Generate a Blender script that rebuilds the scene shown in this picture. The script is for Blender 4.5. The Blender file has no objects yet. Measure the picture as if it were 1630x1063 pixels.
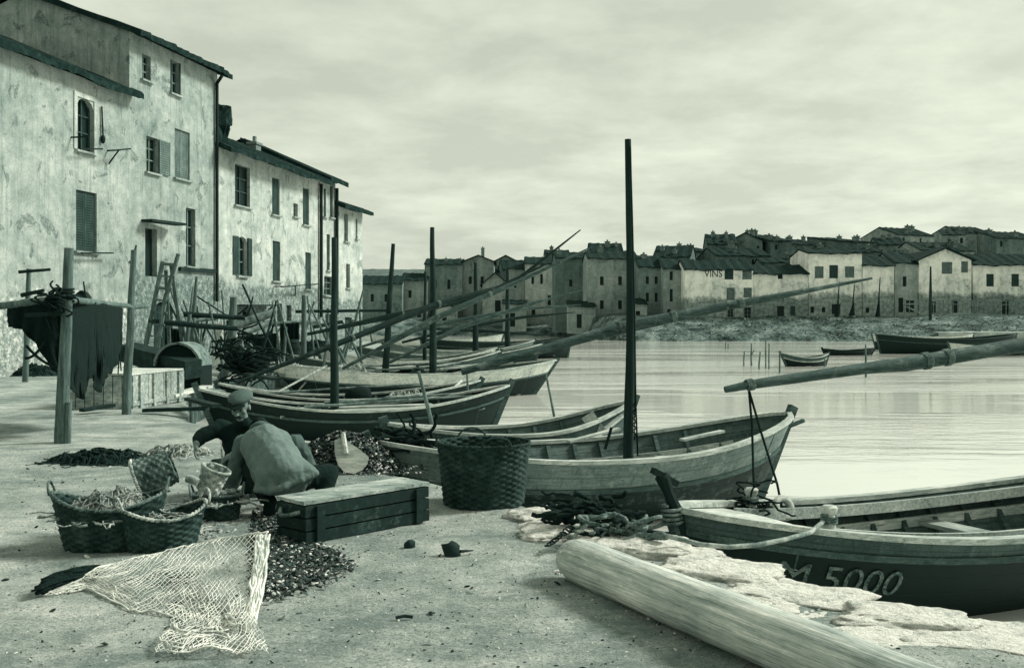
import bpy, bmesh, math, random
from mathutils import Vector, Matrix, noise as mn
random.seed(7)
PI = math.pi
SC = bpy.context.scene
COL = SC.collection
EYE, F, CX, HY, ZW = 1.6, 1600.0, 815.0, 515.0, -0.8   # camera height, focal length, vanishing point, water level

def P(x, y, d):
    return Vector(((x-CX)/F*d, d, EYE-(y-HY)/F*d))
def G(x, y, z=0.0):
    d = F*(EYE-z)/(y-HY)
    return Vector(((x-CX)/F*d, d, z))
def lerp(a, b, t): return a+(b-a)*t
def nz(x, y=0.0, z=0.0): return mn.noise(Vector((x, y, z)))
def interp(tab, x):
    if x <= tab[0][0]: return tab[0][1]
    for (a, va), (b, vb) in zip(tab, tab[1:]):
        if x <= b: return va+(vb-va)*(x-a)/(b-a)
    return tab[-1][1]

# ------------------------------------------------------------------ colour and materials
def T(v):
    """The print's single ink: a green-grey of reflectance v."""
    v = max(.8*(v/.8)**1.42, .019)
    r = interp([(.0, .30), (.02, .36), (.1, .62), (.3, .82), (.6, .94), (.85, .99)], v)
    b = interp([(.0, .88), (.1, .93), (.3, .93), (.85, .92)], v)
    return (v*r, v, v*b, 1)

class NT:
    def __init__(s, name):
        s.m = bpy.data.materials.new(name); s.m.use_nodes = True
        s.t = s.m.node_tree; s.n = s.t.nodes; s.L = s.t.links
        s.b = s.n['Principled BSDF']
        s.tc = s.n.new('ShaderNodeTexCoord')
    def link(s, a, b): s.L.new(a, b)
    def coord(s, kind='Object', scale=(1, 1, 1), rot=(0, 0, 0)):
        mp = s.n.new('ShaderNodeMapping'); mp.inputs['Scale'].default_value = scale
        mp.inputs['Rotation'].default_value = rot
        s.link(s.tc.outputs[kind], mp.inputs['Vector']); return mp.outputs['Vector']
    def noise(s, vec, scale, detail=6, rough=.6, dist=0.0):
        q = s.n.new('ShaderNodeTexNoise'); s.link(vec, q.inputs['Vector'])
        q.inputs['Scale'].default_value = scale; q.inputs['Detail'].default_value = detail
        q.inputs['Roughness'].default_value = rough; q.inputs['Distortion'].default_value = dist
        return q.outputs['Fac']
    def voro(s, vec, scale, feature='F1'):
        q = s.n.new('ShaderNodeTexVoronoi'); s.link(vec, q.inputs['Vector']); q.feature = feature
        q.inputs['Scale'].default_value = scale; return q.outputs['Distance']
    def ramp(s, fac, stops, interp='LINEAR'):
        q = s.n.new('ShaderNodeValToRGB'); s.link(fac, q.inputs['Fac']); q.color_ramp.interpolation = interp
        e = q.color_ramp.elements
        while len(e) < len(stops): e.new(.5)
        for el, (p, c) in zip(e, stops):
            el.position = p; el.color = c if isinstance(c, tuple) else (c, c, c, 1)
        return q.outputs['Color']
    def mix(s, fac, a, b, mode='MIX'):
        q = s.n.new('ShaderNodeMix'); q.data_type = 'RGBA'; q.blend_type = mode
        for sock, v in ((q.inputs[0], fac), (q.inputs[6], a), (q.inputs[7], b)):
            if hasattr(v, 'links'): s.link(v, sock)
            else: sock.default_value = v
        return q.outputs[2]
    def math(s, op, a, b=0.0, c=0.0):
        q = s.n.new('ShaderNodeMath'); q.operation = op
        for sock, v in zip(q.inputs, (a, b, c)):
            if hasattr(v, 'links'): s.link(v, sock)
            else: sock.default_value = v
        return q.outputs[0]
    def sep(s, vec):
        q = s.n.new('ShaderNodeSeparateXYZ'); s.link(vec, q.inputs[0]); return q.outputs
    def bump(s, h, strength=.3, dist=.02, prev=None):
        q = s.n.new('ShaderNodeBump'); s.link(h, q.inputs['Height'])
        q.inputs['Strength'].default_value = strength; q.inputs['Distance'].default_value = dist
        if prev: s.link(prev, q.inputs['Normal'])
        return q.outputs['Normal']
    def out(s, col, rough=.85, norm=None, spec=.3):
        if hasattr(col, 'links'): s.link(col, s.b.inputs['Base Color'])
        else: s.b.inputs['Base Color'].default_value = col
        if hasattr(rough, 'links'): s.link(rough, s.b.inputs['Roughness'])
        else: s.b.inputs['Roughness'].default_value = rough
        s.b.inputs['Specular IOR Level'].default_value = spec
        if norm: s.link(norm, s.b.inputs['Normal'])
        return s.m

def m_plain(name, v, var=.35, scale=4, fine=40, rough=.85, bump=.3, stretch=(1, 1, 1), bdist=.01, spec=.12):
    k = NT(name); c = k.coord('Object', stretch)
    n1 = k.noise(c, scale, 7, .65); n2 = k.noise(c, fine, 4, .7)
    f = k.math('ADD', k.math('MULTIPLY', n1, .6), k.math('MULTIPLY', n2, .4))
    col = k.ramp(f, [(.4, T(v*(1-var))), (.5, T(v)), (.61, T(min(.88, v*(1+var))))])
    return k.out(col, rough, k.bump(n2, bump, bdist), spec)

def m_wood(name, v, var=.45, stretch=(1, 14, 14), scale=2.5, rough=.8, bump=.5, worn=0.0):
    k = NT(name); c = k.coord('Object', stretch)
    g = k.noise(c, scale, 8, .7, .4); c2 = k.coord('Object'); blot = k.noise(c2, 1.7, 5, .65); fine = k.noise(c, scale*7, 3, .7)
    f = k.math('ADD', k.math('MULTIPLY', g, .5), k.math('ADD', k.math('MULTIPLY', blot, .3), k.math('MULTIPLY', fine, .2)))
    col = k.ramp(f, [(.38, T(v*(1-var)*.8)), (.47, T(v*.88)), (.54, T(v*1.12)), (.62, T(min(.86, v*(1+var*1.3))))])
    crack = k.noise(k.coord('Object', tuple(q*(3.2 if q > min(stretch) else .42) for q in stretch)), scale*1.1, 4, .6); col = k.mix(k.ramp(crack, [(.33, .7), (.41, 0.0)]), col, T(v*.3))
    if worn:
        col = k.mix(k.ramp(k.noise(c2, 5, 8, .75), [(.56, 0.0), (.64, worn)]), col, T(min(.8, v*2.2+.08)))
    return k.out(col, rough, k.bump(g, bump, .006), .12)

def m_planks(name, v, seams=6, var=.4, worn=.5, wornv=None, rough=.75, seamdark=.35):
    """Boat planking: UV.x runs along the hull in metres, UV.y across the planks 0..1."""
    k = NT(name); uv = k.coord('UV'); sx, sy, _ = k.sep(uv)
    fr = k.math('FRACT', k.math('MULTIPLY', sy, float(seams)))
    d = k.math('ABSOLUTE', k.math('SUBTRACT', fr, .5))
    seam = k.ramp(d, [(.43, 0.0), (.49, 1.0)])
    row = k.math('FLOOR', k.math('MULTIPLY', sy, float(seams)))
    cmb = k.n.new('ShaderNodeCombineXYZ')
    k.link(k.math('MULTIPLY', sx, 1.0), cmb.inputs[0]); k.link(k.math('MULTIPLY', sy, 14.0), cmb.inputs[1]); k.link(k.math('MULTIPLY', row, 3.7), cmb.inputs[2])
    g = k.noise(cmb.outputs[0], 2.2, 8, .7, .5)
    c3 = k.coord('Object'); blot = k.noise(c3, 2.2, 8, .7); fine = k.noise(c3, 45, 3, .7)
    f = k.math('ADD', k.math('MULTIPLY', g, .5), k.math('ADD', k.math('MULTIPLY', blot, .3), k.math('MULTIPLY', fine, .2)))
    col = k.ramp(f, [(.37, T(v*(1-var)*.8)), (.47, T(v*.88)), (.54, T(v*1.12)), (.63, T(min(.86, v*(1+var*1.3))))])
    wv = wornv if wornv else min(.8, v*1.8+.06)
    col = k.mix(k.ramp(k.noise(c3, 6, 9, .78), [(.53, 0.0), (.62, worn)]), col, T(wv))
    drip = k.noise(k.coord('Object', (9, 9, .8)), 1.6, 5, .7)
    col = k.mix(k.ramp(drip, [(.5, 0.0), (.72, .55)]), col, T(v*.35), 'MIX')
    col = k.mix(k.math('MULTIPLY', seam, seamdark), col, T(v*.25))
    nb = k.bump(k.math('SUBTRACT', 1.0, seam), .6, .006); nb = k.bump(g, .4, .005, nb)
    return k.out(col, rough, nb, .18)

def m_plaster(name, v, lower=None, zl=3.6, dirt=.5):
    """Old limewash: patches where it has fallen, rain streaks, and an older bare render lower down."""
    k = NT(name); c = k.coord('Object'); sx, sy, sz = k.sep(c)
    big = k.noise(c, .55, 9, .68, .3); mid = k.noise(c, 2.3, 9, .72); fine = k.noise(c, 16, 5, .75)
    f = k.math('ADD', k.math('MULTIPLY', big, .45), k.math('ADD', k.math('MULTIPLY', mid, .35), k.math('MULTIPLY', fine, .2)))
    col = k.ramp(f, [(.36, T(v*.42)), (.45, T(v*.78)), (.53, T(v)), (.63, T(min(.86, v*1.28)))])
    streak = k.noise(k.coord('Object', (3.2, 3.2, .2)), 1.3, 9, .75)
    col = k.mix(k.ramp(streak, [(.5, 0.0), (.7, dirt)]), col, T(v*.42))
    fall = k.noise(c, 1.15, 10, .62, .8)
    col = k.mix(k.ramp(fall, [(.585, 0.0), (.605, .75)]), col, k.mix(k.ramp(k.voro(c, 5.5, 'DISTANCE_TO_EDGE'), [(.02, .7), (.09, 0.0)]), k.ramp(k.noise(c, 8, 7, .8), [(.4, T(v*.35)), (.6, T(v*.85))]), T(v*.25)))
    speck = k.noise(c, 34, 4, .8); col = k.mix(k.ramp(speck, [(.5, 0.0), (.68, .6)]), col, T(v*.42))
    spots = k.ramp(k.noise(c, 9, 4, .6), [(.66, 0.0), (.7, .7)])
    col = k.mix(spots, col, T(v*.3))
    h = k.math('ADD', k.math('MULTIPLY', fine, .5), mid)
    if lower is not None:
        edge = k.math('ADD', sz, k.math('MULTIPLY', k.math('SUBTRACT', k.noise(c, .8, 9, .62), .5), 3.2))
        fac = k.ramp(k.math('MULTIPLY', k.math('SUBTRACT', edge, zl-.5), 1.0), [(.35, .9), (.75, 0.0)])
        stone = k.ramp(k.noise(c, 5, 9, .8), [(.36, T(lower*.35)), (.5, T(lower)), (.63, T(lower*2.1))])
        col = k.mix(fac, col, stone)
    return k.out(col, .93, k.bump(h, .55, .03), .15)

def make_materials():
    M = {}
    # ground: trodden earth and shell grit over stone
    k = NT('quay_earth'); c = k.coord('Object')
    big = k.noise(c, .45, 8, .65, .4); mid = k.noise(c, 2.6, 9, .7); fine = k.noise(c, 26, 6, .8)
    f = k.math('ADD', k.math('MULTIPLY', big, .4), k.math('ADD', k.math('MULTIPLY', mid, .35), k.math('MULTIPLY', fine, .25)))
    col = k.ramp(f, [(.37, T(.2)), (.44, T(.36)), (.51, T(.5)), (.58, T(.64)), (.65, T(.8))])
    grit = k.voro(c, 34); col = k.mix(k.ramp(grit, [(.09, .75), (.22, 0.0)]), col, T(.14)); g2 = k.noise(c, 60, 3, .8); col = k.mix(k.ramp(g2, [(.5, 0.0), (.64, .7)]), col, T(.2))
    damp = k.noise(k.coord('Object', (.8, 1.4, 1)), .9, 8, .68, .6); col = k.mix(k.ramp(damp, [(.53, 0.0), (.6, .5)]), col, T(.26)); peb = k.voro(k.coord('Object', (1, 1, 1), (.3, .2, .9)), 15); col = k.mix(k.ramp(peb, [(.06, .8), (.1, 0.0)]), col, T(.75))
    nb = k.bump(fine, .9, .03); nb = k.bump(mid, .5, .06, nb)
    M['ground'] = k.out(col, .95, nb, .15)
    # stone of the quay edge
    k = NT('worn_limestone'); c = k.coord('Object')
    a = k.noise(c, 2.2, 10, .7, .4); b = k.noise(c, 14, 6, .75); w = k.noise(k.coord('Object', (1.2, 1.2, 7)), 2.6, 6, .7)
    f = k.math('ADD', k.math('MULTIPLY', a, .45), k.math('ADD', k.math('MULTIPLY', b, .3), k.math('MULTIPLY', w, .25)))
    col = k.ramp(f, [(.35, T(.3)), (.42, T(.6)), (.49, T(.8)), (.6, T(.87))])
    nb = k.bump(b, 1.0, .05); nb = k.bump(w, .9, .07, nb); nb = k.bump(k.noise(c, 40, 3, .7), .6, .015, nb)
    M['stone'] = k.out(col, .95, nb, .12)
    k = NT('quay_wall_stone'); c = k.coord('Object'); a = k.noise(c, 3, 9, .7); vo = k.voro(c, 2.2, 'DISTANCE_TO_EDGE')
    col = k.ramp(a, [(.35, T(.05)), (.5, T(.12)), (.65, T(.24))]); col = k.mix(k.ramp(vo, [(0.0, .8), (.06, 0.0)]), col, T(.03))
    M['quaywall'] = k.out(col, .9, k.bump(a, .8, .05))
    # water
    k = NT('harbour_water'); c = k.coord('Object', (.95, 1.7, 1)); c2 = k.coord('Object', (.16, .5, 1))
    rip = k.noise(c, 1.6, 5, .55, .3); fine = k.noise(k.coord('Object', (1.7, 3.2, 1)), 2.6, 3, .55)
    patch = k.ramp(k.noise(k.coord('Object', (.035, .15, 1)), 1.1, 5, .6), [(.45, .1), (.6, 1.6)])
    sw = k.noise(c2, 1.0, 3, .5)
    h = k.math('MULTIPLY', k.math('ADD', k.math('MULTIPLY', rip, 1.0), k.math('MULTIPLY', fine, .45)), patch)
    nb = k.bump(sw, .06, .3); nb = k.bump(h, .24, .16, nb)
    m = k.out(T(.7), .04, nb, .9); k.b.inputs['IOR'].default_value = 2.2
    M['water'] = m
    M['bank'] = m_plain('bank_earth', .2, .85, .35, 2, .95, .8, bdist=.2)
    M['hill'] = m_plain('scrub_hill', .15, .5, .03, .25, .95, .6, bdist=1)
    # houses
    M['plasterA'] = m_plaster('limewash_near', .49, .4, 2.4, .65)
    M['plasterB'] = m_plaster('limewash_tall', .47, .25, 3.7, .8)
    M['plasterC'] = m_plaster('limewash_pale', .57, .26, 3.5, .65)
    M['plasterD'] = m_plaster('limewash_end', .58, .26, 3.0, .35)
    M['plasterG'] = m_plaster('grey_render', .22, None, 3, .6)
    M['tile'] = m_plain('canal_tile', .07, .6, 3, 22, .95, .8, bdist=.03, spec=.05)
    M['dark'] = m_plain('dark_glass', .03, .3, 3, 30, .35, .1)
    M['shutter'] = m_wood('painted_shutter', .13, .4, (14, 14, 1.2), 2)
    M['shutterl'] = m_wood('faded_shutter', .27, .35, (14, 14, 1.2), 2)
    M['frame'] = m_wood('window_frame', .5, .25, (9, 9, 1), 2)
    M['iron'] = m_plain('rusty_iron', .045, .4, 8, 60, .7, .5)
    M['sill'] = m_plain('stone_sill', .4, .3, 4, 30, .9, .5)
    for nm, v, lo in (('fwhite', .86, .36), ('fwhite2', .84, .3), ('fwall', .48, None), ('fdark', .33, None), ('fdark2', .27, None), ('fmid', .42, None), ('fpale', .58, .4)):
        k = NT('town_'+nm); c = k.coord('Object'); sx, sy, sz = k.sep(c)
        a = k.noise(c, .35, 9, .7, .3); b = k.noise(c, 1.7, 7, .75); s = k.noise(k.coord('Object', (1, 1, .12)), .9, 5, .7)
        f = k.math('ADD', k.math('MULTIPLY', a, .4), k.math('ADD', k.math('MULTIPLY', b, .35), k.math('MULTIPLY', s, .25)))
        col = k.ramp(f, [(.38, T(v*.38)), (.46, T(v*.8)), (.54, T(v)), (.63, T(min(.86, v*1.4)))])
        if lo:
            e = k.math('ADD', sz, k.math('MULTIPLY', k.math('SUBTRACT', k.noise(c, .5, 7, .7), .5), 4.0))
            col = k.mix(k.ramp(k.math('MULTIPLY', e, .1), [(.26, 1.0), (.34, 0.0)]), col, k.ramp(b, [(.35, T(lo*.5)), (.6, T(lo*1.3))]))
        M[nm] = k.out(col, .95, k.bump(b, .5, .1), .1)
    # boats
    M['hull'] = m_planks('dark_planking', .05, 6, .45, .35, .16)
    M['hullm'] = m_planks('weathered_planking', .065, 7, .5, .6, .22)
    M['hullb'] = m_planks('tarred_planking', .026, 6, .4, .22, .08)
    M['strake'] = m_planks('grey_strake', .28, 2, .3, .5, .45)
    M['strakew'] = m_planks('pale_strake', .64, 1, .25, .4, .3)
    M['straked'] = m_planks('dull_strake', .155, 2, .35, .5, .26)
    M['inner'] = m_planks('inner_planking', .19, 6, .4, .5, .26)
    M['innerd'] = m_planks('inner_planking_dark', .06, 6, .4, .4, .16)
    M['rail'] = m_wood('bleached_rail', .52, .35, (1.5, 12, 12), 2.5)
    M['raild'] = m_wood('dull_rail', .17, .4, (1.5, 12, 12), 2.5)
    M['railk'] = m_wood('tarred_rail', .035, .4, (1.5, 12, 12), 2.5)
    M['thwart'] = m_wood('thwart_board', .48, .35, (14, 1.5, 14), 2)
    M['floor'] = m_wood('floor_board', .5, .4, (1.2, 14, 14), 2.2)
    M['mast'] = m_wood('mast_pine', .075, .5, (12, 12, .6), 2.2)
    M['spar'] = m_wood('spar_pine', .17, .5, (1, 9, 9), 2.2, worn=.35)
    M['spard'] = m_wood('spar_dark', .07, .5, (1, 9, 9), 2.2, worn=.3)
    M['log'] = m_wood('grey_log', .54, .42, (1.1, 26, 26), 1.8, bump=1.0)
    M['post'] = m_wood('grey_post', .22, .55, (10, 10, .8), 2)
    M['timber'] = m_wood('rough_timber', .075, .5, (3, 3, 3), 2)
    M['timberl'] = m_wood('bleached_timber', .3, .45, (3, 3, 3), 2)
    M['crate'] = m_wood('crate_board', .42, .5, (2, 9, 9), 2, worn=.4)
    M['crated'] = m_wood('wet_box_board', .07, .6, (1.5, 9, 9), 2, worn=.55)
    M['lid'] = m_wood('bleached_lid', .6, .3, (1.5, 10, 10), 2)
    M['rope'] = m_plain('hemp_rope', .26, .5, 10, 70, .95, .8)
    M['roped'] = m_plain('tarred_rope', .04, .5, 10, 70, .95, .8)
    M['ropel'] = m_plain('pale_rope', .42, .4, 10, 70, .95, .8)
    # goods
    M['wicker'] = m_plain('wet_wicker', .1, .6, 9, 60, .8, .6)
    M['wickerm'] = m_plain('brown_wicker', .22, .55, 9, 60, .8, .6)
    M['wickerl'] = m_plain('pale_wicker', .45, .5, 9, 60, .85, .6)
    M['netw'] = m_plain('white_twine', .7, .25, 6, 50, .95, .4)
    M['netk'] = m_plain('tanned_net', .022, .6, 5, 45, .97, .9, bdist=.03)
    M['netg'] = m_plain('grey_net', .42, .6, 6, 60, .97, .9, bdist=.02)
    M['weed'] = m_plain('dry_weed', .06, .7, 6, 50, .95, .7)
    M['cork'] = m_plain('cork', .4, .4, 12, 60, .95, .6)
    M['shk'] = m_plain('mussel_dark', .02, .4, 12, 60, .35, .3, spec=.5)
    M['shm'] = m_plain('mussel_grey', .16, .5, 12, 60, .5, .3)
    M['shl'] = m_plain('shell_white', .62, .25, 12, 60, .6, .3)
    M['skin'] = m_plain('weathered_skin', .3, .2, 8, 60, .7, .25)
    M['hair'] = m_plain('dark_hair', .03, .3, 20, 90, .7, .6)
    M['eye'] = m_plain('eye_dark', .02, .1, 5, 20, .3, 0)
    for nm, v in (('clothk', .03), ('clothg', .27), ('cloths', .2), ('clothm', .06), ('clothw', .55)):
        M[nm] = m_plain('cloth_'+nm, v, .16, 5, 110, .97, .7, bdist=.006)
    M['letter'] = m_plain('faded_letter', .23, .6, 14, 60, .9, .4)
    M['letterd'] = m_plain('dark_letter', .05, .4, 3, 12, .9, .2)
    M['leaf'] = m_plain('dusty_leaf', .07, .5, 6, 30, .8, .3)
    return M
MAT = make_materials()

# ------------------------------------------------------------------ objects
MW = {}
def thing(name, label, cat, loc=(0, 0, 0), rz=0.0, group=None):
    o = bpy.data.objects.new(name, None); COL.objects.link(o)
    o.empty_display_size = .2
    o.location = loc; o.rotation_euler = (0, 0, rz)
    o['label'] = label; o['category'] = cat
    if group: o['group'] = group
    MW[o.name] = Matrix.Translation(Vector(loc)) @ Matrix.Rotation(rz, 4, 'Z')
    return o
def tag(o, label, cat, group=None, kind=None):
    o['label'] = label; o['category'] = cat
    if group: o['group'] = group
    if kind: o['kind'] = kind
    return o
def rootmat(p):
    while p.parent: p = p.parent
    return MW.get(p.name, Matrix.Identity(4))

class MB:
    def __init__(s): s.v, s.f, s.uv, s.mi = [], [], [], []
    def vert(s, p): s.v.append(Vector(p)); return len(s.v)-1
    def face(s, idx, uv=None, mi=0): s.f.append(tuple(idx)); s.uv.append(uv); s.mi.append(mi)
    def grid(s, fn, nu, nv, uvfn=None, closeu=False, mi=0, flip=False):
        b = len(s.v)
        for i in range(nu):
            for j in range(nv): s.v.append(Vector(fn(i, j)))
        for i in range(nu if closeu else nu-1):
            for j in range(nv-1):
                i2 = (i+1) % nu
                q = [b+i*nv+j, b+i2*nv+j, b+i2*nv+j+1, b+i*nv+j+1]
                u = [uvfn(i, j), uvfn(i+1, j), uvfn(i+1, j+1), uvfn(i, j+1)] if uvfn else None
                if flip: q.reverse(); u = u[::-1] if u else None
                s.face(q, u, mi)
        return b
    def box(s, c, size, mat=None, mi=0, taper=1.0):
        """box with centre c, size, optional 3x3 rotation; taper shrinks the top."""
        c = Vector(c); hx, hy, hz = size[0]/2, size[1]/2, size[2]/2
        b = len(s.v)
        for z in (-1, 1):
            t = taper if z > 0 else 1
            for x, y in ((-1, -1), (1, -1), (1, 1), (-1, 1)):
                p = Vector((x*hx*t, y*hy*t, z*hz))
                if mat: p = mat @ p
                s.v.append(c+p)
        for q in ((0, 3, 2, 1), (4, 5, 6, 7), (0, 1, 5, 4), (1, 2, 6, 5), (2, 3, 7, 6), (3, 0, 4, 7)):
            s.face([b+i for i in q], None, mi)
    def bar(s, a, b, w, h, up=(0, 0, 1), mi=0):
        """rectangular bar from a to b, width w (sideways) and height h (along up)."""
        a, b = Vector(a), Vector(b); d = b-a; L = d.length
        if L < 1e-6: return
        d.normalize(); up = Vector(up); sd = d.cross(up)
        if sd.length < 1e-4: sd = d.cross(Vector((1, 0, 0)))
        sd.normalize(); u2 = sd.cross(d)
        R = Matrix((d, sd, u2)).transposed()
        s.box((a+b)/2, (L, w, h), R, mi)
    def tube(s, pts, r, n=8, cap=True, wob=0.0, mi=0):
        pts = [Vector(p) for p in pts]; m = len(pts)
        rs = r if isinstance(r, (list, tuple)) else [r]*m
        d0 = (pts[1]-pts[0]).normalized()
        ref = Vector((0, 0, 1)) if abs(d0.z) < .9 else Vector((1, 0, 0))
        nx = d0.cross(ref).normalized(); b = len(s.v)
        for i, p in enumerate(pts):
            d = (pts[min(i+1, m-1)]-pts[max(i-1, 0)])
            if d.length < 1e-9: d = d0
            d.normalize(); nx = (nx-d*nx.dot(d))
            if nx.length < 1e-6: nx = d.orthogonal()
            nx.normalize(); ny = d.cross(nx)
            for k in range(n):
                a = 2*PI*k/n; rr = rs[i]
                if wob: rr *= 1+wob*nz(p.x*5+k*.9, p.y*5, p.z*5)
                s.v.append(p+(nx*math.cos(a)+ny*math.sin(a))*rr)
        for i in range(m-1):
            for k in range(n):
                k2 = (k+1) % n
                s.face((b+i*n+k, b+i*n+k2, b+(i+1)*n+k2, b+(i+1)*n+k), None, mi)
        if cap:
            s.face([b+k for k in range(n)][::-1], None, mi); s.face([b+(m-1)*n+k for k in range(n)], None, mi)
    def pole(s, a, b, r0, r1=None, n=10, seg=10, bend=.0, wob=.12, seed=0.0):
        a, b = Vector(a), Vector(b); r1 = r0 if r1 is None else r1; L = (b-a).length
        pts, rs = [], []
        for i in range(seg+1):
            t = i/seg; p = a.lerp(b, t)
            off = Vector((nz(t*2.3, seed, 1), nz(t*2.3, seed, 5), nz(t*2.3, seed, 9)))*bend*L*math.sin(PI*t)
            pts.append(p+off); rs.append(lerp(r0, r1, t)*(1+wob*nz(t*9, seed, 3)))
        s.tube(pts, rs, n)
        return pts
    def lathe(s, prof, n=20, c=(0, 0, 0), mi=0):
        c = Vector(c)
        s.grid(lambda i, j: c+Vector((prof[j][0]*math.cos(2*PI*i/n), prof[j][0]*math.sin(2*PI*i/n), prof[j][1])), n, len(prof), closeu=True, mi=mi)
    def ell(s, c, r, n=10, m=7, R=None, jit=0.0, mi=0):
        c = Vector(c); b = len(s.v)
        def q(i, j):
            a, e = 2*PI*i/n, -PI/2+PI*j/(m-1)
            p = Vector((math.cos(a)*math.cos(e), math.sin(a)*math.cos(e), math.sin(e)))
            if jit: p = p*(1+jit*nz(p.x*1.6+c.x*7, p.y*1.6+c.y*7, p.z*1.6+c.z*7))
            p = Vector((p.x*r[0], p.y*r[1], p.z*r[2]))
            if R: p = R @ p
            return c+p
        s.grid(q, n, m, closeu=True, mi=mi)
    def build(s, name, mat, parent=None, smooth=False, world=False, mats=None, auto=None):
        me = bpy.data.meshes.new(name)
        vs = s.v
        if world and parent is not None:
            inv = rootmat(parent).inverted(); vs = [inv @ v for v in vs]
        me.from_pydata([tuple(v) for v in vs], [], s.f)
        if any(u is not None for u in s.uv):
            lay = me.uv_layers.new(name='UVMap'); k = 0
            for f, u in zip(s.f, s.uv):
                for q in range(len(f)):
                    if u is not None: lay.data[k].uv = u[q]
                    k += 1
        for mm in (mats or [mat]): me.materials.append(MAT[mm] if isinstance(mm, str) else mm)
        if mats:
            for p, i in zip(me.polygons, s.mi): p.material_index = i
        bm = bmesh.new(); bm.from_mesh(me); bmesh.ops.recalc_face_normals(bm, faces=bm.faces); bm.to_mesh(me); bm.free()
        if smooth:
            for p in me.polygons: p.use_smooth = True
            if smooth != True:
                me.set_sharp_from_angle(angle=math.radians(smooth))
        o = bpy.data.objects.new(name, me); COL.objects.link(o)
        if parent is not None: o.parent = parent
        return o
def solo(name, mb, mat, label, cat, loc=None, group=None, kind=None, smooth=False, mats=None):
    """A thing that is one mesh; its origin is set to its base."""
    if loc is None:
        zs = min(v.z for v in mb.v); n = len(mb.v)
        loc = Vector((sum(v.x for v in mb.v)/n, sum(v.y for v in mb.v)/n, zs))
    loc = Vector(loc); mb.v = [v-loc for v in mb.v]
    o = mb.build(name, mat, None, smooth, mats=mats); o.location = loc
    return tag(o, label, cat, group, kind)
def struct(name, mb, mat, smooth=False, kind='structure'):
    o = mb.build(name, mat, None, smooth); o['kind'] = kind; return o
def catenary(a, b, sag, n=14):
    a, b = Vector(a), Vector(b)
    return [a.lerp(b, i/n)-Vector((0, 0, sag*4*(i/n)*(1-i/n))) for i in range(n+1)]
def text_mesh(txt, size, extr=.0):
    cu = bpy.data.curves.new('t', 'FONT'); cu.body = txt; cu.size = size; cu.resolution_u = 3
    ob = bpy.data.objects.new('t', cu); COL.objects.link(ob); bpy.context.view_layer.update()
    me = bpy.data.meshes.new_from_object(ob.evaluated_get(bpy.context.evaluated_depsgraph_get()))
    vs = [v.co.copy() for v in me.vertices]; fs = [tuple(p.vertices) for p in me.polygons]
    bpy.data.objects.remove(ob); bpy.data.curves.remove(cu); bpy.data.meshes.remove(me)
    return vs, fs

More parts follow.
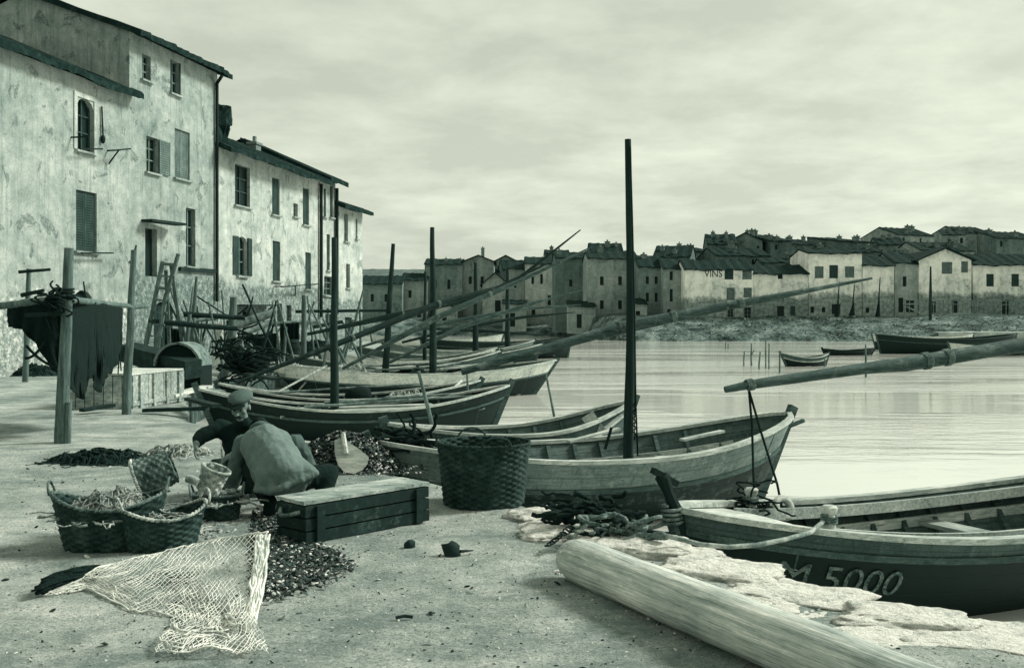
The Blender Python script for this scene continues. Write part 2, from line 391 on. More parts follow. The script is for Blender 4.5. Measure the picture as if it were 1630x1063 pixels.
# ------------------------------------------------------------------ camera, light, sky
def setup():
    cam = bpy.data.cameras.new('camera'); co = bpy.data.objects.new('camera', cam); COL.objects.link(co)
    co.location = (0, 0, EYE); co.rotation_euler = (PI/2, 0, 0)
    cam.sensor_width = 36; cam.lens = 36*F/1630; cam.shift_y = -(531.5-HY)/1630; cam.clip_end = 5000; cam.clip_start = .1
    SC.camera = co
    az, el = math.radians(72), math.radians(38)     # azimuth clockwise from +Y
    sun = bpy.data.lights.new('sun', 'SUN'); so = bpy.data.objects.new('sun', sun); COL.objects.link(so)
    sun.energy = 1.3; sun.angle = math.radians(14); sun.color = (1, .97, .88)
    d = Vector((math.sin(az)*math.cos(el), math.cos(az)*math.cos(el), math.sin(el)))
    so.rotation_euler = (-d).to_track_quat('-Z', 'Y').to_euler()
    w = bpy.data.worlds.new('World'); SC.world = w; w.use_nodes = True
    t = w.node_tree; n = t.nodes; L = t.links; n.clear()
    out = n.new('ShaderNodeOutputWorld'); bg = n.new('ShaderNodeBackground'); L.new(bg.outputs[0], out.inputs[0])
    sky = n.new('ShaderNodeTexSky'); sky.sky_type = 'NISHITA'; sky.sun_disc = False
    sky.sun_elevation = el; sky.sun_rotation = az; sky.air_density = 1.2; sky.dust_density = 3.5; sky.ozone_density = 1
    bw = n.new('ShaderNodeRGBToBW'); L.new(sky.outputs[0], bw.inputs[0])
    pw = n.new('ShaderNodeMath'); pw.operation = 'POWER'; L.new(bw.outputs[0], pw.inputs[0]); pw.inputs[1].default_value = .22
    tc = n.new('ShaderNodeTexCoord'); sp = n.new('ShaderNodeSeparateXYZ'); L.new(tc.outputs['Generated'], sp.inputs[0])
    def mth(op, a, b):
        q = n.new('ShaderNodeMath'); q.operation = op
        for s_, v in zip(q.inputs, (a, b)):
            if hasattr(v, 'links'): L.new(v, s_)
            else: s_.default_value = v
        return q.outputs[0]
    zc = mth('ADD', mth('MAXIMUM', sp.outputs[2], 0.0), .13)
    cb = n.new('ShaderNodeCombineXYZ'); L.new(mth('DIVIDE', sp.outputs[0], zc), cb.inputs[0]); L.new(mth('DIVIDE', sp.outputs[1], zc), cb.inputs[1])
    no = n.new('ShaderNodeTexNoise'); L.new(cb.outputs[0], no.inputs['Vector']); no.inputs['Scale'].default_value = 1.7
    no.inputs['Detail'].default_value = 7; no.inputs['Roughness'].default_value = .6; no.inputs['Distortion'].default_value = .12
    rp = n.new('ShaderNodeValToRGB'); L.new(no.outputs['Fac'], rp.inputs['Fac'])
    e = rp.color_ramp.elements; e[0].position = .4; e[0].color = (.9, .9, .9, 1); e[1].position = .66; e[1].color = (1.18, 1.18, 1.18, 1)
    mul = mth('MULTIPLY', pw.outputs[0], rp.outputs[0])
    low = n.new('ShaderNodeMapRange'); L.new(sp.outputs[2], low.inputs[0]); low.inputs[1].default_value = 0; low.inputs[2].default_value = .3; low.inputs[3].default_value = 1.06; low.inputs[4].default_value = .97
    mul = mth('MULTIPLY', mul, low.outputs[0])
    tint = n.new('ShaderNodeMix'); tint.data_type = 'RGBA'; tint.blend_type = 'MULTIPLY'; tint.inputs[0].default_value = 1
    L.new(mul, tint.inputs[6]); tint.inputs[7].default_value = (.935, 1, .825, 1)
    L.new(tint.outputs[2], bg.inputs[0]); bg.inputs[1].default_value = SKY
    vs = SC.view_settings; vs.view_transform = 'Standard'; vs.look = 'None'; vs.exposure = EXPO; vs.gamma = 1; vs.use_curve_mapping = False
    SC.display_settings.display_device = 'sRGB'
SKY, EXPO = .15, 1.85
# ------------------------------------------------------------------ ground, water, far bank
EDGE = [(-6, 8.5), (3, 4.1), (4.6, 3.15), (5.45, 2.35), (6.3, 1.72), (7.0, 1.2), (8.1, .55), (9, .12), (10.2, -.7), (11, -1.35), (12, -1.85),
        (13.3, -2.0), (14, -2.75), (15.2, -4.2), (17, -5.5), (19, -6.1), (21, -6.8), (24, -7.6), (30, -8.4), (36, -8.7), (45, -8.2), (58, -6.6), (70, -7.5), (95, -14), (130, -22), (200, -30)]
def edge(Y): return interp(EDGE, Y)
def ground_h(x, y):
    e = edge(y)-x
    h = .025*nz(x*.7, y*.7, 3)+.012*nz(x*2.6, y*2.6, 8)+.005*nz(x*9, y*9, 1)
    if e < .5: h -= .05*(1-max(e, 0)/.5)**2
    return h
def build_ground():
    mb = MB(); ys = []; y = -6.0
    while y < 200:
        ys.append(y); y += .5 if y < 3 else (.07 if y < 9.5 else (.14 if y < 14 else (.35 if y < 25 else (1.2 if y < 70 else 8))))
    nx = 130
    def q(i, j):
        Y = ys[i]; E = edge(Y)+.05*nz(Y*1.7, 2.2)+.03*nz(Y*6, 4)
        if j < nx:
            t = j/(nx-1); x = E-(1-t)**2.2*(E+60)
            return (x, Y, ground_h(x, Y))
        return (E+.06*(j-nx), Y, (-.35, -2.4)[j-nx])
    mb.grid(q, len(ys), nx+2)
    o = struct('ground', mb, 'ground', True)
    o.data.materials.append(MAT['quaywall'])
    for i, p in enumerate(o.data.polygons):
        if i % (nx+1) >= nx-1: p.material_index = 1; p.use_smooth = False
    w = MB()
    w.face([w.vert(p) for p in ((-900, -40, ZW), (900, -40, ZW), (900, 3000, ZW), (-900, 3000, ZW))])
    struct('water', w, 'water')
BANK = [(-200, 185), (-40, 192), (-10, 195), (8, 192), (11, 175), (13, 146), (17, 138), (40, 137), (70, 136), (100, 135), (140, 130), (320, 128)]
def bank_z(X, Y):
    e = Y-interp(BANK, X)
    z = interp([(-2, -1.6), (0, -.85), (1.2, -.1), (3, .6), (8, 1.5), (12, 2.5), (16, 2.9), (24, 3.2), (60, 5.5), (130, 16), (260, 26), (600, 34)], e)
    return z+(.3*nz(X*.25, Y*.25)+.25*nz(X*.9, Y*.9, 4))*min(1, max(0, e/4))
def build_bank():
    mb = MB(); xs = [-200+i*1.6 for i in range(int(520/1.6))]
    es = [-2, -.5, 0, .5, 1.2, 2, 3, 4, 5, 6, 8, 10, 12, 14, 17, 20, 24, 30, 40, 60, 90, 130, 180, 260, 400, 600]
    mb.grid(lambda i, j: (xs[i], interp(BANK, xs[i])+es[j]+.5*nz(xs[i]*.3, 7), bank_z(xs[i], interp(BANK, xs[i])+es[j])), len(xs), len(es))
    struct('bank', mb, 'bank', True)
    # low scrub hill far to the left
    mb = MB(); xs = [-420+i*6 for i in range(110)]
    def hz(x):
        return interp([(-420, 26), (-150, 31), (-90, 29.5), (-60, 29), (-20, 27), (30, 22), (90, 18), (240, 10)], x)
    def q(i, j):
        x = xs[i]; t = j/9; t2 = 1-abs(t-.6)/.6 if t < .6 else 1-(t-.6)/.8
        return (x, 400+260*t, 2+(hz(x)-2)*max(0, t2)+1.3*nz(x*.05, t*3)+.8*nz(x*.2, t*9, 2))
    mb.grid(q, len(xs), 10); struct('hill', mb, 'hill', True)

# ------------------------------------------------------------------ houses
def facade(S, H, ops, depth=.22):
    """Wall with real openings; local x along the wall, y inward, z up. ops: dicts s0 s1 z0 z1 arch."""
    wall = MB()
    xs = sorted({0.0, S, *[o['s0'] for o in ops], *[o['s1'] for o in ops]}); xs = [x for x in xs if 0 <= x <= S]
    zs = sorted({0.0, H, *[o['z0'] for o in ops], *[o['z1'] for o in ops]}); zs = [z for z in zs if 0 <= z <= H]
    for x0, x1 in zip(xs, xs[1:]):
        for z0, z1 in zip(zs, zs[1:]):
            cx, cz = (x0+x1)/2, (z0+z1)/2
            if any(o['s0'] < cx < o['s1'] and o['z0'] < cz < o['z1'] for o in ops): continue
            wall.face([wall.vert(p) for p in ((x0, 0, z0), (x1, 0, z0), (x1, 0, z1), (x0, 0, z1))])
    for o in ops:
        a, b, c, d, e = o['s0'], o['s1'], o['z0'], o['z1'], depth
        for q in (((a, 0, c), (a, e, c), (a, e, d), (a, 0, d)), ((b, 0, c), (b, 0, d), (b, e, d), (b, e, c)),
                  ((a, 0, c), (b, 0, c), (b, e, c), (a, e, c)), ((a, 0, d), (a, e, d), (b, e, d), (b, 0, d))):
            wall.face([wall.vert(p) for p in q])
        if o.get('arch'):
            w = b-a; r = o['arch']*w; n = 8; arc = [(a+w*i/n, d-r+r*math.sqrt(max(0, 1-(2*i/n-1)**2))) for i in range(n+1)]
            for (x0, z0), (x1, z1) in zip(arc, arc[1:]):
                wall.face([wall.vert(p) for p in ((x0, 0, z0), (x1, 0, z1), (x1, 0, d), (x0, 0, d))])
                wall.face([wall.vert(p) for p in ((x0, 0, z0), (x1, 0, z1), (x1, e, z1), (x0, e, z0))])
    return wall
def tile_roof(S, depth, H, ridge, over=.45, side=.25, step=.11, amp=.035, wonky=.05, seed=0.0, kind='gable'):
    """Canal-tile roof: corrugated skin over a slab, with an uneven eave line."""
    mb = MB(); n = max(4, int((S+2*side)/step)); rid = depth/2 if kind == 'gable' else depth
    slope = ridge/rid
    def top(i, t, off):
        x = -side+(S+2*side)*i/n
        w = wonky*nz(x*.5, seed)+wonky*.6*nz(x*3.1, seed+4)
        y = lerp(-over-(.06*nz(x*4, seed+9)), rid, t)
        z = H+.02+slope*max(y, -over)+w*(1-.4*t)+off
        if off > 0: z += amp*math.sin(i*PI/2*1.0+.3)+.05*nz(i*.7, t*5, seed)
        return (x, y, z)
    ts = [0, .25, .5, .75, 1]
    mb.grid(lambda i, j: top(i, ts[j], .2 if step < .2 else .16), n+1, 5); mb.grid(lambda i, j: top(i, ts[j], .0), n+1, 5, flip=True)
    b0, b1 = 0, (n+1)*5
    for i in range(n): mb.face((b0+i*5, b0+(i+1)*5, b1+(i+1)*5, b1+i*5))
    for i in (0, n):
        for j in range(4): mb.face((b0+i*5+j, b0+i*5+j+1, b1+i*5+j+1, b1+i*5+j))
    if kind == 'gable':
        def back(i, j, off):
            x = -side+(S+2*side)*i/n; y = lerp(rid, depth+.4, j); return (x, y, H+.02+ridge-slope*(y-rid)+off)
        mb.grid(lambda i, j: back(i, j, .13), n+1, 2)
    return mb
def make_house(name, label, loc, rz, S, H, depth, ops, wallm, ridge=1.6, roofkind='gable', roofm='tile', over=.45, cat='house', group=None, seed=0.0, chim=(), det=True, side=.2):
    root = thing(name, label, cat, loc, rz, group)
    w = facade(S, H, ops)
    zt = H+ridge
    for x in (0, S):
        if roofkind == 'gable': w.face([w.vert(p) for p in ((x, 0, -.6), (x, 0, H), (x, depth/2, zt), (x, depth, H), (x, depth, -.6))])
        else: w.face([w.vert(p) for p in ((x, 0, -.6), (x, 0, H), (x, depth, zt if roofkind == 'shed' else H), (x, depth, -.6))])
    zb = zt if roofkind == 'shed' else H
    w.face([w.vert(p) for p in ((0, depth, -.6), (S, depth, -.6), (S, depth, zb), (0, depth, zb))])
    w.face([w.vert(p) for p in ((0, 0, -.6), (S, 0, -.6), (S, 0, 0), (0, 0, 0))])
    if roofkind == 'front':
        w.face([w.vert(p) for p in ((0, 0, H), (S, 0, H), (S/2, 0, H+ridge))])
    if roofkind == 'flat': w.face([w.vert(p) for p in ((0, 0, H), (S, 0, H), (S, depth, H), (0, depth, H))])
    wall = w.build('wall', wallm, root)
    if roofkind in ('gable', 'shed'):
        rf = tile_roof(S, depth, H, ridge, over, side, .11 if det else .4, .035 if det else .08, .13 if det else .2, seed, roofkind).build('roof', roofm, root)
    elif roofkind == 'front':
        r = MB()
        for sg in (-1, 1):
            a, b = S/2, (S/2)+sg*(S/2+.5); zz = H+ridge*(1-(S/2+.5)/(S/2))
            q = [(a, -over, H+ridge+.02), (b, -over, zz+.02), (b, depth, zz+.02), (a, depth, H+ridge+.02)]
            i0 = [r.vert(p) for p in q]; i1 = [r.vert((p[0], p[1], p[2]+.22)) for p in q]
            r.face(i0); r.face(i1)
            for k in range(4): r.face((i0[k], i0[(k+1) % 4], i1[(k+1) % 4], i1[k]))
        rf = r.build('roof', roofm, root)
    else:
        rf = wall
    for (x, y, wd, hh) in chim:
        c = MB(); zr = H+(ridge*min(y, depth-y)/(depth/2) if roofkind == 'gable' else ridge*(y/depth if roofkind == 'shed' else 1))
        c.box((x, y, zr+hh/2-.2), (wd, wd*.8, hh+.4)); c.box((x, y, zr+hh+.06), (wd*1.25, wd*1.05, .12))
        c.tube([(x, y, zr+hh+.1), (x, y, zr+hh+.45)], wd*.2, 8)
        c.build('chimney', 'fdark', rf)
    for o in ops: fit_opening(root, o, det)
    return root
def fit_opening(root, o, det=True, depth=.22):
    a, b, c, d = o['s0'], o['s1'], o['z0'], o['z1']; k = o.get('kind', 'pane'); w, h = b-a, d-c
    if k == 'door':
        m = MB(); m.box(((a+b)/2, depth-.03, (c+d)/2), (w, .06, h))
        for i in range(1, 5): m.box((a+w*i/5, depth-.065, (c+d)/2), (.012, .014, h*.98))
        m.build('door', o.get('mat', 'shutter'), root); return
    if k == 'hole':
        m = MB(); m.box(((a+b)/2, depth+.02, (c+d)/2), (w+.02, .04, h+.02)); m.build('window', 'dark', root); return
    m = MB(); m.box(((a+b)/2, depth-.01, (c+d)/2), (w, .02, h))
    win = m.build('window', 'dark', root)
    if det or w > .8:
        fr = MB(); t = .06
        for x in (a+t/2, b-t/2, (a+b)/2): fr.box((x, depth-.05, (c+d)/2), (t, .05, h))
        for z in (c+t/2, d-t/2, c+h*.36, c+h*.68): fr.box(((a+b)/2, depth-.047, z), (w-2*t, .04, t*.8))
        fr.build('frame', o.get('fmat', 'shutterl'), win)
    if o.get('sill', True):
        s = MB(); s.box(((a+b)/2, -.04, c-.05), (w+.2, .16, .07)); s.build('sill', 'sill', win)
    def leaf(x0, x1, y, ang, hinge):
        sh = MB(); ww = x1-x0
        sh.box((ww/2, 0, h/2), (ww, .035, h*.98))
        nsl = int(h/.09)
        for i in range(nsl): sh.box((ww/2, -.025, .05+(h-.1)*(i+.5)/nsl), (ww-.14, .012, .05), Matrix.Rotation(.5, 3, 'X'))
        for x in (.035, ww-.035): sh.box((x, -.024, h/2), (.07, .018, h*.97))
        R = Matrix.Rotation(ang, 3, 'Z'); 
        for v in sh.v:
            p = Vector(v); p.x -= (0 if hinge < 0 else ww); p = R @ p; p += Vector(((x0 if hinge < 0 else x1), y, c)); v.xyz = p
        sh.build('shutter', o.get('smat', 'shutter'), win)
    if k == 'shut':
        leaf(a+.01, (a+b)/2-.01, .1, 0, -1); leaf((a+b)/2+.01, b-.01, .1, 0, 1)
    if k == 'open':
        leaf(a-w/2, a, -.05, -.1, 1); leaf(b, b+w/2, -.05, .1, -1)
    if k == 'ajar':
        leaf(a, a+w/2, -.03, 1.9, -1); leaf(b-w/2, b, -.03, -2.2, 1)
    if k == 'flat1': leaf(b-.02, b+w*.9, -.05, 0, -1)
    if o.get('surround'):
        s = MB(); t = .16
        for x in (a-t/2, b+t/2): s.box((x, -.015, (c+d)/2), (t, .04, h))
        s.box(((a+b)/2, -.015, d+t/2), (w+2*t, .05, t)); s.build('surround', o['surround'], win)

UY = .228
def facY(x): return 22.1/(UY-(x-CX)/F)
UDIR = Vector((.2223, .975, 0)); FRZ = math.atan2(.975, .2223)
def facpt(Y): return Vector((-22.1+UY*Y, Y, 0))
def near_op(Y0, x0, y0, x1, y1, **kw):
    Ya, Yb = facY(x0), facY(x1); Ym = (Ya+Yb)/2
    d = dict(s0=(Ya-Y0)/.975, s1=(Yb-Y0)/.975, z0=max(0.0, EYE-(y1-HY)*Ym/F), z1=EYE-(y0-HY)*Ym/F)
    d.update(kw); return d
def build_houses():
    def row(name, label, x0, x1, H, px, wallm, ridge, depth=9, chim=(), Ya=None, seed=0, **kw):
        Y0 = Ya or facY(x0); Y1 = facY(x1)
        ops = [near_op(Y0, *p[:4], **p[4]) for p in px]
        return make_house(name, label, facpt(Y0), FRZ, (Y1-Y0)/.975, H, depth, ops, wallm, ridge, chim=chim, seed=seed, **kw), Y0
    # A: near house, cut by the left edge of the view
    hA, Y0 = row('stucco_house', 'lower stucco house nearest the viewer, with an arched upper window and a cellar arch', 0, 206, 9.85, [
        (122, 158, 149, 241, dict(kind='pane', arch=.35, surround='plasterC', fmat='shutter')),
        (121, 305, 154, 400, dict(kind='shut', smat='shutter')),
        (113, 462, 150, 615, dict(kind='door', arch=.5, mat='mast'))], 'plasterA', 1.9, Ya=24.0, seed=3)
    def add_part(root, fn, name, mat):
        m = MB(); fn(m); return m.build(name, mat, root)
    def L(Y, y, out=0.0): return ((Y-24.0)/.975, -out, EYE-(y-HY)*Y/F)
    Yb = facY(160)
    add_part(hA, lambda m: (m.tube([L(Yb, 170, .05), L(Yb+.05, 215, .06)], .03, 6), m.ell(L(Yb+.03, 222, .08), (.08, .08, .16))), 'pulley_rope', 'iron')
    Yc = facY(171); add_part(hA, lambda m: (m.bar(L(Yc-.6, 241, .5), L(Yc+.6, 238, .5), .05, .05), m.bar(L(Yc, 240, 0), L(Yc, 240, .5), .05, .05), m.bar(L(Yc, 240, .45), L(Yc, 261, .05), .04, .04)), 'bracket', 'iron')
    Yd = facY(113); add_part(hA, lambda m: (m.bar(L(Yd, 219, .0), L(Yd+.1, 219, .6), .04, .05), m.bar(L(facY(149), 238, .35), L(Yd, 238, .35), .04, .05)), 'window_bar', 'iron')
    Ye = facY(150); add_part(hA, lambda m: m.bar(L(facY(117), 403, .3), L(facY(168), 403, .3), .06, .05), 'clothes_bar', 'iron')
    # B: the tall house
    hB, YB = row('tenement_house', 'tallest stained stucco house, with a wide grey lower storey and closed shutters', 206, 346, 12.15, [
        (226, 88, 240, 128, dict(kind='pane')),
        (272, 98, 286, 150, dict(kind='ajar', smat='shutter')),
        (233, 219, 252, 275, dict(kind='flat1', smat='shutterl')),
        (278, 208, 302, 285, dict(kind='shut', smat='shutterl')),
        (231, 364, 250, 440, dict(kind='hole')),
        (296, 332, 311, 424, dict(kind='pane')),
        (193, 352, 200, 364, dict(kind='hole')) if False else (245, 480, 275, 600, dict(kind='door', arch=.3, mat='mast')),
        (300, 484, 317, 590, dict(kind='door', arch=.5, mat='mast'))], 'plasterB', 1.7, seed=8, over=.6)
    def L(Y, y, out=0.0): return ((Y-YB)/.975, -out, EYE-(y-HY)*Y/F)
    add_part(hB, lambda m: m.bar(L(facY(224), 351, .25), L(facY(270), 358, .5), .5, .09), 'door_awning', 'timber')
    Yp = facY(345)-.15; add_part(hB, lambda m: (m.tube([L(Yp, 133, .1), L(Yp, 300, .1), L(Yp, 480, .1)], .07, 8), m.tube([L(Yp, 133, .1), L(Yp-.3, 122, .5)], .07, 8)), 'drainpipe', 'iron')
    add_part(hB, lambda m: m.bar(L(facY(284), 428, .06), L(facY(342), 432, .06), .12, .16), 'string_course', 'timber')
    # C: long lower house
    hC, YC = row('long_house', 'long pale stucco house right of the tall one, with shutters standing open', 347, 509, 9.1, [
        (374, 264, 398, 328, dict(kind='pane', fmat='shutter')),
        (433, 284, 445, 342, dict(kind='shut', smat='shutter')),
        (467, 324, 474, 345, dict(kind='pane')),
        (482, 300, 492, 358, dict(kind='shut', smat='shutter')),
        (378, 377, 393, 439, dict(kind='open', smat='shutter', arch=.3)),
        (434, 384, 446, 447, dict(kind='shut', smat='shutter')),
        (486, 402, 495, 460, dict(kind='shut', smat='shutter')),
        (384, 492, 400, 512, dict(kind='hole', arch=.5, sill=False)),
        (440, 483, 448, 512, dict(kind='pane', surround='fwhite')),
        (456, 486, 464, 530, dict(kind='door', mat='shutter')),
        (360, 510, 372, 574, dict(kind='door', mat='mast'))], 'plasterC', 1.9, seed=15, chim=((2.2, 2.5, .3, 1.0), (9.5, 3.2, .55, .45)), over=.75)
    def L(Y, y, out=0.0): return ((Y-YC)/.975, -out, EYE-(y-HY)*Y/F)
    add_part(hC, lambda m: (m.bar(L(facY(370), 486, .4), L(facY(425), 486, .4), .7, .07), m.bar(L(facY(378), 500, .05), L(facY(378), 488, .5), .06, .06), m.bar(L(facY(418), 500, .05), L(facY(418), 488, .5), .06, .06)), 'shelf_awning', 'timber')
    add_part(hC, lambda m: (m.bar(L(facY(432), 457, .5), L(facY(492), 452, .5), .05, .05), m.bar(L(facY(436), 456, .5), L(facY(436), 456, 0), .05, .05), m.bar(L(facY(455), 456, .5), L(facY(470), 470, 0), .05, .05), m.bar(L(facY(488), 453, .5), L(facY(488), 453, 0), .05, .05)), 'drying_rail', 'iron')
    Yp = facY(508); add_part(hC, lambda m: m.tube([L(Yp, 293, .12), L(Yp, 400, .12), L(Yp, 505, .12)], .09, 8), 'drainpipe', 'iron')
    add_part(hC, lambda m: [m.ell(L(facY(351)+.2*i, 218-8*i+10*(i % 2), -.4), (.5, .5, .6), jit=.5) for i in range(5)], 'parapet_rubble', 'tile')
    # D and E: the ends of the row
    hD, YD = row('narrow_house', 'narrow stucco house between the long house and the last of the row', 510, 534, 9.3, [
        (515, 300, 519, 345, dict(kind='shut')), (525, 296, 530, 346, dict(kind='shut')),
        (520, 373, 525, 430, dict(kind='shut')), (516, 440, 530, 470, dict(kind='pane')), (518, 500, 526, 556, dict(kind='door'))], 'plasterC', 2.0, seed=21, over=.7)
    def L(Y, y, out=0.0): return ((Y-YD)/.975, -out, EYE-(y-HY)*Y/F)
    Yp = facY(533); add_part(hD, lambda m: m.tube([L(Yp, 300, .12), L(Yp, 500, .12)], .1, 8), 'drainpipe', 'iron')
    row('end_house', 'last and lowest stucco house of the row, before the far hill', 535, 577, 8.05, [
        (548, 340, 554, 384, dict(kind='pane')), (551, 420, 557, 458, dict(kind='pane')), (549, 505, 560, 556, dict(kind='door')),
        (566, 348, 569, 380, dict(kind='pane'))], 'plasterD', 1.7, seed=27, depth=10, over=.6)

# ------------------------------------------------------------------ the town across the water
def fop(x0, y0, x1, y1, X0, d, zb, kind='hole', **kw):
    a = (x0-CX)/F*d-X0; b = (x1-CX)/F*d-X0
    o = dict(s0=a, s1=b, z0=max(.02, EYE-(y1-HY)/F*d-zb), z1=EYE-(y0-HY)/F*d-zb, kind=kind, sill=False); o.update(kw); return o
def far(name, label, x0, x1, yt, yb, d, m, wins=(), ridge=1.8, depth=9, kind='gable', yaw=0.0, chim=(), over=.5, group='houses of the town across the water', seed=0.0, **kw):
    A = P(x0, yb, d); B = P(x1, yb, d); S = (B.x-A.x); H = EYE-(yt-HY)/F*d-A.z
    ops = [fop(*w[:4], A.x, d, A.z, **(w[4] if len(w) > 4 else {})) for w in wins]
    return make_house(name, label, (A.x, A.y, A.z), yaw, S, H, depth, ops, m, ridge, kind, over=over, group=group, seed=seed, chim=chim, det=False, side=.15, **kw)
def build_town():
    N = 'town_house'
    sh = dict(kind='shut', smat='shutter')
    # waterside, from the right edge inward
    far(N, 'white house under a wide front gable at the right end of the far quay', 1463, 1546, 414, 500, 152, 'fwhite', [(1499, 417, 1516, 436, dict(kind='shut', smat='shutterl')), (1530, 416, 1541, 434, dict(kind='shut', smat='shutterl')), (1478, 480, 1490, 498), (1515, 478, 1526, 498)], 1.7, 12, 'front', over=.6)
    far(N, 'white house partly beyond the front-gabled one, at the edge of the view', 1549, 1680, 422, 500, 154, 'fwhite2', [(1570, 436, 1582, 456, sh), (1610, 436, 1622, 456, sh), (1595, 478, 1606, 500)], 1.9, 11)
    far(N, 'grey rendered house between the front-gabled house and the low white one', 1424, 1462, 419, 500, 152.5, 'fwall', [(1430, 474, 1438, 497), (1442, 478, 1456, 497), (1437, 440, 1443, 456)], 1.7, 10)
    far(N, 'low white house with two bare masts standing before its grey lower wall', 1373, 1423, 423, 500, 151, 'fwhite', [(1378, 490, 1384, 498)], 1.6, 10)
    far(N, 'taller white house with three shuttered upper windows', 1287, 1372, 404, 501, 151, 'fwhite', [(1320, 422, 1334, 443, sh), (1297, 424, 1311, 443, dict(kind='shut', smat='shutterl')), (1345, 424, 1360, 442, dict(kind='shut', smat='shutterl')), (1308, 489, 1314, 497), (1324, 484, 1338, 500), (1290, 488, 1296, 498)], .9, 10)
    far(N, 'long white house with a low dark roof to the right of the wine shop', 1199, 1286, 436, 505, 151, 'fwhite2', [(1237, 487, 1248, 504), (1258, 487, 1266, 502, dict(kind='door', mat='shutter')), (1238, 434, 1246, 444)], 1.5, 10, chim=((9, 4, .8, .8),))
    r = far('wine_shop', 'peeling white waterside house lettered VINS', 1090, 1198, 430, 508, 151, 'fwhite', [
        (1153, 428.5, 1167, 445, dict(kind='shut', smat='shutter')), (1181, 431, 1196, 445, dict(kind='shut', smat='shutterl')),
        (1156, 458, 1169, 478, dict(kind='shut', smat='shutterl', surround='fwhite2')), (1183, 458, 1196, 474, dict(kind='shut', smat='shutterl', surround='fwhite2')),
        (1158, 491, 1167, 505, dict(kind='pane', surround='fwhite2')), (1184, 489, 1195, 507.5, dict(kind='pane', surround='fwhite2'))], 1.7, 10, over=.3, yaw=-.03)
    d = 151; A = P(1090, 508, d)
    vs, fs = text_mesh('VINS', 1.5)
    sx = (1149-1121)/F*d/max(v.x for v in vs); o = P(1121, 441, d)
    m = MB(); m.v = [Vector((v.x*sx+o.x-A.x, -.03, v.y*1.0+o.z-A.z)) for v in vs]; 
    for f in fs: m.face(f)
    b = len(m.v); m.v += [v+Vector((0, .03, 0)) for v in m.v[:b]]
    m.build('lettering', 'letterd', r)
    # dark quarter to the left of it
    far(N, 'dark house with one pale strip of wall left of the wine shop', 1056, 1088, 428, 510, 155, 'fmid', [(1066, 432, 1071, 446), (1066, 460, 1071, 480), (1062, 492, 1068, 507)], 1.8, 11)
    far(N, 'dark house with four small windows, second to the left of the wine shop', 1016, 1055, 425, 512, 158, 'fdark', [(1028, 440, 1033, 452), (1042, 440, 1047, 452), (1028, 466, 1033, 480), (1042, 466, 1047, 480)], 2.0, 11, chim=((1.4, 4, .8, .7),))
    far(N, 'big grey house directly behind the tall bare mast', 936, 1015, 412, 520, 163, 'fmid', [(955, 440, 961, 454), (984, 440, 990, 454), (955, 478, 961, 492), (984, 478, 990, 492)], 1.5, 12, chim=((2.4, 5, 1.0, .9),))
    far(N, 'tall dark house with its blind wall to the water, left of the bare mast', 884, 935, 411, 524, 176, 'fdark2', [(906, 445, 911, 456)], 1.4, 14, chim=((.8, 3, .9, .9),))
    far(N, 'pale patched house behind the crossing yards', 836, 883, 420, 524, 200, 'fpale', [(846, 436, 850, 452), (860, 436, 864, 452), (872, 470, 877, 486), (846, 490, 852, 505)], 1.6, 12)
    far(N, 'narrow dark house left of the pale patched one', 808, 835, 428, 524, 204, 'fmid', [(818, 446, 822, 458), (818, 480, 822, 492)], 1.6, 12)
    far(N, 'low house with a bright lean-to gable in the middle of the far quay', 768, 808, 452, 524, 206, 'fwall', [(788, 478, 797, 500), (775, 500, 780, 512)], 2.2, 12, 'front')
    far(N, 'gabled dark house with one tall chimney above the middle masts', 737, 786, 417, 522, 214, 'fmid', [(746, 440, 751, 452), (765, 440, 770, 452), (752, 470, 757, 482)], 1.3, 12, 'front', chim=((4.2, .6, .7, 1.6),))
    far(N, 'flat dark house left of the gabled one with a tall chimney', 676, 736, 421, 522, 212, 'fdark', [(690, 445, 695, 460), (712, 445, 717, 460), (690, 480, 695, 494)], 1.4, 12, chim=((4.3, 3, .7, .6), (7.4, 3, .6, .5)))
    far(N, 'low dark house below the scrub hill, nearest the stucco row', 574, 640, 452, 524, 205, 'fdark', [(590, 468, 595, 480), (612, 468, 617, 480)], 1.8, 12)
    far(N, 'grey house between the two low dark houses under the hill', 638, 680, 446, 523, 209, 'fmid', [(650, 462, 655, 474), (664, 490, 670, 505)], 1.6, 12)
    far('shed', 'low shed at the water left of the pale patched house', 800, 838, 484, 523, 194, 'fwall', [(812, 498, 820, 520)], .8, 6, 'shed')
    far('shed', 'low lean-to at the foot of the tall dark blind-walled house', 905, 948, 488, 525, 160, 'fmid', [(918, 500, 926, 522)], .9, 5, 'shed')
    far('shed', 'pale low shed before the big grey house, right of the bare mast', 1004, 1030, 484, 515, 154, 'fwall', [(1012, 495, 1019, 512)], .8, 4, 'shed')
    far('shed', 'small shed with a bright gable under the middle masts', 690, 728, 492, 522, 205, 'fpale', [(704, 504, 711, 520)], 1.0, 6, 'front')
    far(N, 'narrow house filling the gap behind the tall dark blind-walled one', 868, 906, 404, 520, 222, 'fdark', [(878, 416, 882, 428)], 1.0, 9, chim=((1.5, 3, .8, 1.0),))
    far(N, 'house with a high rear roof behind the big grey one', 940, 992, 404, 515, 192, 'fdark2', [], 2.2, 9, chim=((3.5, 3, .9, 1.0), (5.2, 3, .6, .7)))
    far(N, 'small roof showing between the gabled chimney house and the pale patched one', 780, 830, 420, 522, 250, 'fmid', [], 2.0, 10, 'front')
    # rubble and drift along the far bank
    rnd = random.Random(77); pts = []
    while len(pts) < 2600:
        x = rnd.uniform(14, 84); e = rnd.uniform(.2, 13); pts.append((x, interp(BANK, x)+e))
